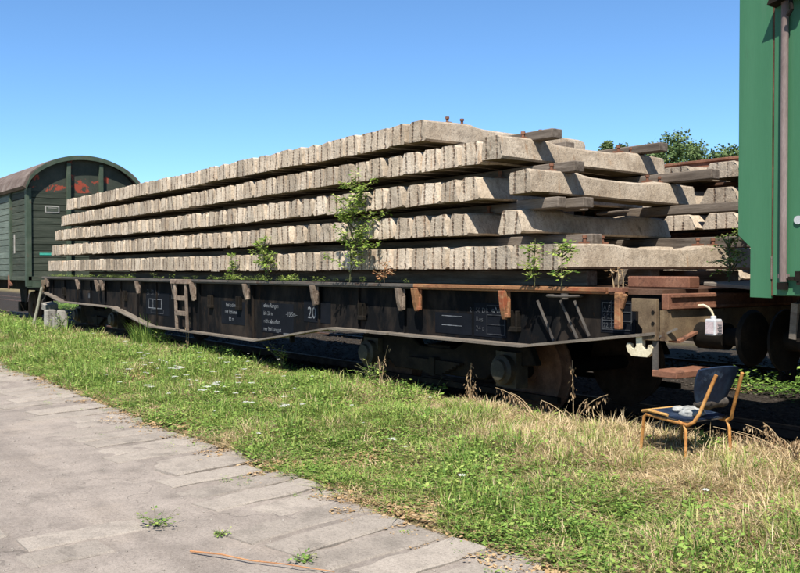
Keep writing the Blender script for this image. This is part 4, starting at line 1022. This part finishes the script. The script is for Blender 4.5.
# low weeds along the deck edge
dk = []
for _ in range(170):
    x = rg.choice((rg.uniform(-22, -16.5), rg.uniform(-22.4, -8), rg.uniform(-13, -10.5))); s = rg.uniform(.35, .75)
    dk.append((x, 6.02+rg.uniform(-.02, .06), 1.455, s, s*rg.uniform(.6, 1.4), .3+.5*rg.random()))
scatter('deck_weeds', T_weed, dk, .6, 'sap_leaf', kind='stuff')
leafy_plant('dead_weed', 'brown withered weed at the foot of the tall sapling on the deck', 'weed', (-8.45, 6.03, 1.455), branchy(.24, 7, .2, r), 14, .04, mat='brown_leaf', stem_mat='straw_stem', seed=9)
leafy_plant('dead_weed', 'pale dried tuft hanging between deck and last sleeper near the corner', 'weed', (-5.05, 6.05, 1.455), [[(0, 0, 0), (.01, -.01, .1), (.0, -.01, .17)], [(.05, 0, 0), (.06, -.01, .08), (.05, -.02, .15)], [(-.05, 0, 0), (-.05, -.02, .1), (-.07, -.02, .16)]], 12, .03, mat='seed', stem_mat='straw_stem', seed=10)
# leafy weeds at the foot of the wagon
def foot(x, y): return (x, y, gz(x, y)-.01)
def bushy(h, n, r): return [[(0, 0, 0), (r.uniform(-.3, .3)*h*.5, r.uniform(-.3, .3)*h*.5, h*.5), (r.uniform(-.7, .7)*h, r.uniform(-.5, .5)*h, h*r.uniform(.6, 1))] for _ in range(n)]
for (x, y, h, n, lab) in [(-8.75, 6.1, .38, 12, 'lush green weed clump under the middle of the wagon side'), (-15.3, 6.15, .4, 12, 'dark green weed clump below the wagon left of the ladder'), (-11.2, 6.2, .45, 5, 'upright single weed in shade below the bend of the wagon frame'),
                          (-20.9, 5.9, .55, 9, 'tall green weed beside the concrete stubs'), (-4.1, 5.98, .2, 9, 'green weed growing up between the legs of the chair'), (-7.9, 6.35, .3, 6, 'fern-like weed in shade before the bogie'), (-12.6, 6.15, .3, 7, 'small weed clump under the lettered panel of the wagon')]:
    leafy_plant('weed', lab, 'weed', foot(x, y), bushy(h, n, r), 12, .045, mat='weed', seed=int(-x*10), group='weeds along the track')
for (x, y, s, lab) in [(-5.42, 2.12, 1.0, 'small green tuft growing alone in the road'), (-4.27, 2.5, .55, 'tiny green sprig at the lower edge of the road by the stick'), (-9.0, 1.9, .5, 'faint small tuft on the far left of the road'), (-5.0, 2.35, .4, 'sparse flat tuft just below the bigger road tuft')]:
    leafy_plant('grass_tuft', lab, 'grass tuft', (x, y, .0), [[(0, 0, 0), (math.cos(a)*.05*s, math.sin(a)*.05*s, .03*s), (math.cos(a)*.12*s, math.sin(a)*.12*s, .045*s+.03*(k % 3)*s)] for k, a in enumerate(np.linspace(0, 6, 11))], 7, .028*s**.5, mat='weed', r0=.002, seed=int(s*100), group='tufts growing in the road')
# dry tall weeds with drooping seed heads
def dry_weed(x, y, stems, lab, seed, hang=10):
    r = random.Random(seed); t = thing('dry_weed', lab, 'dry weed', foot(x, y), 'dry weeds in front of the wheels'); mb = MB(); V = []; Q = []; rd = []
    for (dx, dy, h, bow) in stems:
        pts = [Vector((dx*k*k*bow+dx*.3*k, dy*k, h*(k-.22*bow*k**3)))*1.3 for k in np.linspace(0, 1, 8)]
        mb.tube(pts, .0055, 5, .0025)
        for m_ in range(hang*3):
            i = r.uniform(3.2, 6.99); p = pts[int(i)].lerp(pts[int(i)+1], i % 1)
            u = Vector((r.uniform(-.5, .5), r.uniform(-.5, .5), -1)).normalized(); l = r.uniform(.02, .055); w = u.cross(Vector((r.uniform(-1, 1), r.uniform(-1, 1), .1))).normalized()*.006
            c = p+u*r.uniform(0, .05)+Vector((r.uniform(-.02, .02), r.uniform(-.02, .02), 0)); k0 = len(V)
            V += [c, c+u*l*.5+w, c+u*l, c+u*l*.5-w]; Q.append((k0, k0+1, k0+2, k0+3)); rd += [r.random()]*4
    mb.build('stem', 'straw_stem', t); npmesh('seed_heads', [tuple(v) for v in V], [np.array(Q)], rd, 'seed', t, kind='stuff')
dry_weed(-5.62, 6.12, [(-.02, 0, .52, .3), (.22, .05, .34, .9), (.1, 0, .3, 1), (-.24, 0, .22, 1)], 'tallest dry weed with hanging seeds left of the chair', 1)
dry_weed(-6.05, 6.05, [(-.26, -.02, .3, 1.2), (-.18, .02, .26, 1.2)], 'arching dry weed drooping left in front of the wheel', 2, 14)
dry_weed(-7.05, 6.12, [(.02, 0, .4, .3), (-.06, 0, .3, .5), (.05, .02, .26, .6)], 'upright rust-coloured dry weed in front of the bogie', 3)
dry_weed(-8.62, 6.1, [(.14, 0, .5, .5), (-.06, 0, .36, .4)], 'pale dry weed pair with drooping tops in the lush clump', 4, 6)
dry_weed(-3.62, 6.3, [(-.2, 0, .3, 1.2), (-.3, -.05, .26, 1.3), (.1, 0, .28, 1), (.25, -.05, .24, 1.2), (-.1, -.1, .33, .9)], 'big arching dry grass tussock right of the chair', 5, 22)
dry_weed(-3.45, 6.05, [(.2, 0, .26, 1.2), (-.22, 0, .25, 1.3), (.05, -.1, .28, 1), (-.1, .1, .22, 1.2)], 'drooping dry tussock at the right edge of the photo', 6, 22)
dry_weed(-14.1, 6.05, [(.1, 0, .55, .3), (-.14, 0, .4, .3)], 'straw stems leaning at the foot of the ladder', 7, 3)
tb = [blade_template(60, .35, .75, .014, .16, .6, rg, 3) for _ in range(2)]
for (x, y, s, lab) in [(-15.9, 6.05, 1, 'tall reed-like grass tuft in shade below the left wagon panel'), (-16.4, 6.05, .8, 'smaller reed-like tuft left of the tall one below the wagon')]:
    o = scatter('reed_tuft', tb, [(0, 0, 0, s, s, .1), (.2, .03, 0, s*.8, s*.8, .2), (-.2, .02, 0, s*.8, s*.8, .2)], .6, 'grass'); o.location = foot(x, y); tag(o, lab, 'grass tuft', 'reed tufts under the wagon')

# ------------------------------------------------------------------ trees beyond
def tree(x, y, h, w, lab, seed, conif=False, nclump=70):
    r = random.Random(seed); t = thing('tree', lab, 'tree', (x, y, gz(x, y)), 'trees beyond the tracks')
    mb = MB(); mb.tube([(0, 0, -.2), (.1, 0, h*.3), (0, .1, h*.62), (0, 0, h*.93)], h*.022, 9, h*.004)
    V = []; Q = []; rd = []; cl = []
    for k in range(nclump):
        f = r.random(); z = h*(.28+.70*f)
        rad = w/2*(1-f**1.5*.86)*(.35+.65*min(1, f*5))
        a = r.uniform(0, 6.28); d = rad*math.sqrt(r.uniform(.05, 1)); c = Vector((math.cos(a)*d, math.sin(a)*d, z))
        cl.append(c); mb.tube([(0, 0, max(h*.15, z-d*.7-.4)), c*.5+Vector((0, 0, z*.5-.2)), c], h*.005, 5, h*.0015)
    mb.build('trunk', 'bark', t)
    for c in cl:
        rr = w*.16*r.uniform(.6, 1.3); tone = r.random()*.6
        for _ in range(85):
            p = Vector((r.gauss(0, 1), r.gauss(0, 1), r.gauss(0, .75))); p = p.normalized()*rr*r.random()**.4
            u = Vector((r.uniform(-1, 1), r.uniform(-1, 1), r.uniform(-.6, .6))).normalized(); v_ = u.orthogonal().normalized(); s = r.uniform(.10, .22)*h/13
            q = c+p; k0 = len(V); V += [q-u*s, q+v_*s*.5, q+u*s, q-v_*s*.5]; Q.append((k0, k0+1, k0+2, k0+3)); rd += [min(1, tone+.4*r.random())]*4
    npmesh('crown', [tuple(v) for v in V], [np.array(Q)], rd, 'tree_leaf', t)
def far(X, d):
    rr = (X-400)/900*d; return -d*math.cos(AX)+rr*math.sin(AX), d*math.sin(AX)+rr*math.cos(AX)
for (X, d, h, w, lab, sd) in [(674, 72, 12.5, 6.6, 'biggest dark tree behind the stack, left of the coach', 1), (653, 78, 12.1, 5.4, 'dark tree just left of the biggest, behind the projecting timber', 2), (694, 75, 12.0, 5.4, 'tree sloping down right of the biggest one', 3),
                              (606, 80, 13.0, 3.0, 'small pointed tree top left of the long timber', 4), (621, 84, 13.3, 3.2, 'second pointed tree top beside the long timber', 5), (716, 80, 12.3, 4.8, 'low tree top above the rusty rail near the coach', 6), (634, 74, 10.9, 5.5, 'pale tree filling the gap below the long timber', 7), (730, 76, 11.7, 5.0, 'tree hidden mostly behind the coach corner', 8)]:
    x, y = far(X, d); tree(x, y, h, w, lab, sd)
for (x, y, h, lab) in [(-6.3, 14.6, 1.4, 'sunlit bush seen under the coach behind the tracks'), (-9.5, 15.2, 1.5, 'bush glimpsed below the wagon behind the coach'), (-32, 12.5, 1.6, 'bush behind the boxcar wheels'), (-26.5, 12, 1.3, 'bush in the gap between boxcar and flat wagon'), (-3.6, 12.5, .7, 'low bush beneath the coach far side')]:
    leafy_plant('bush', lab, 'bush', (x, y, gz(x, y)), bushy(h, 40, r), 30, .09, mat='weed', seed=int(h*100), r0=.012, group='bushes behind the tracks')
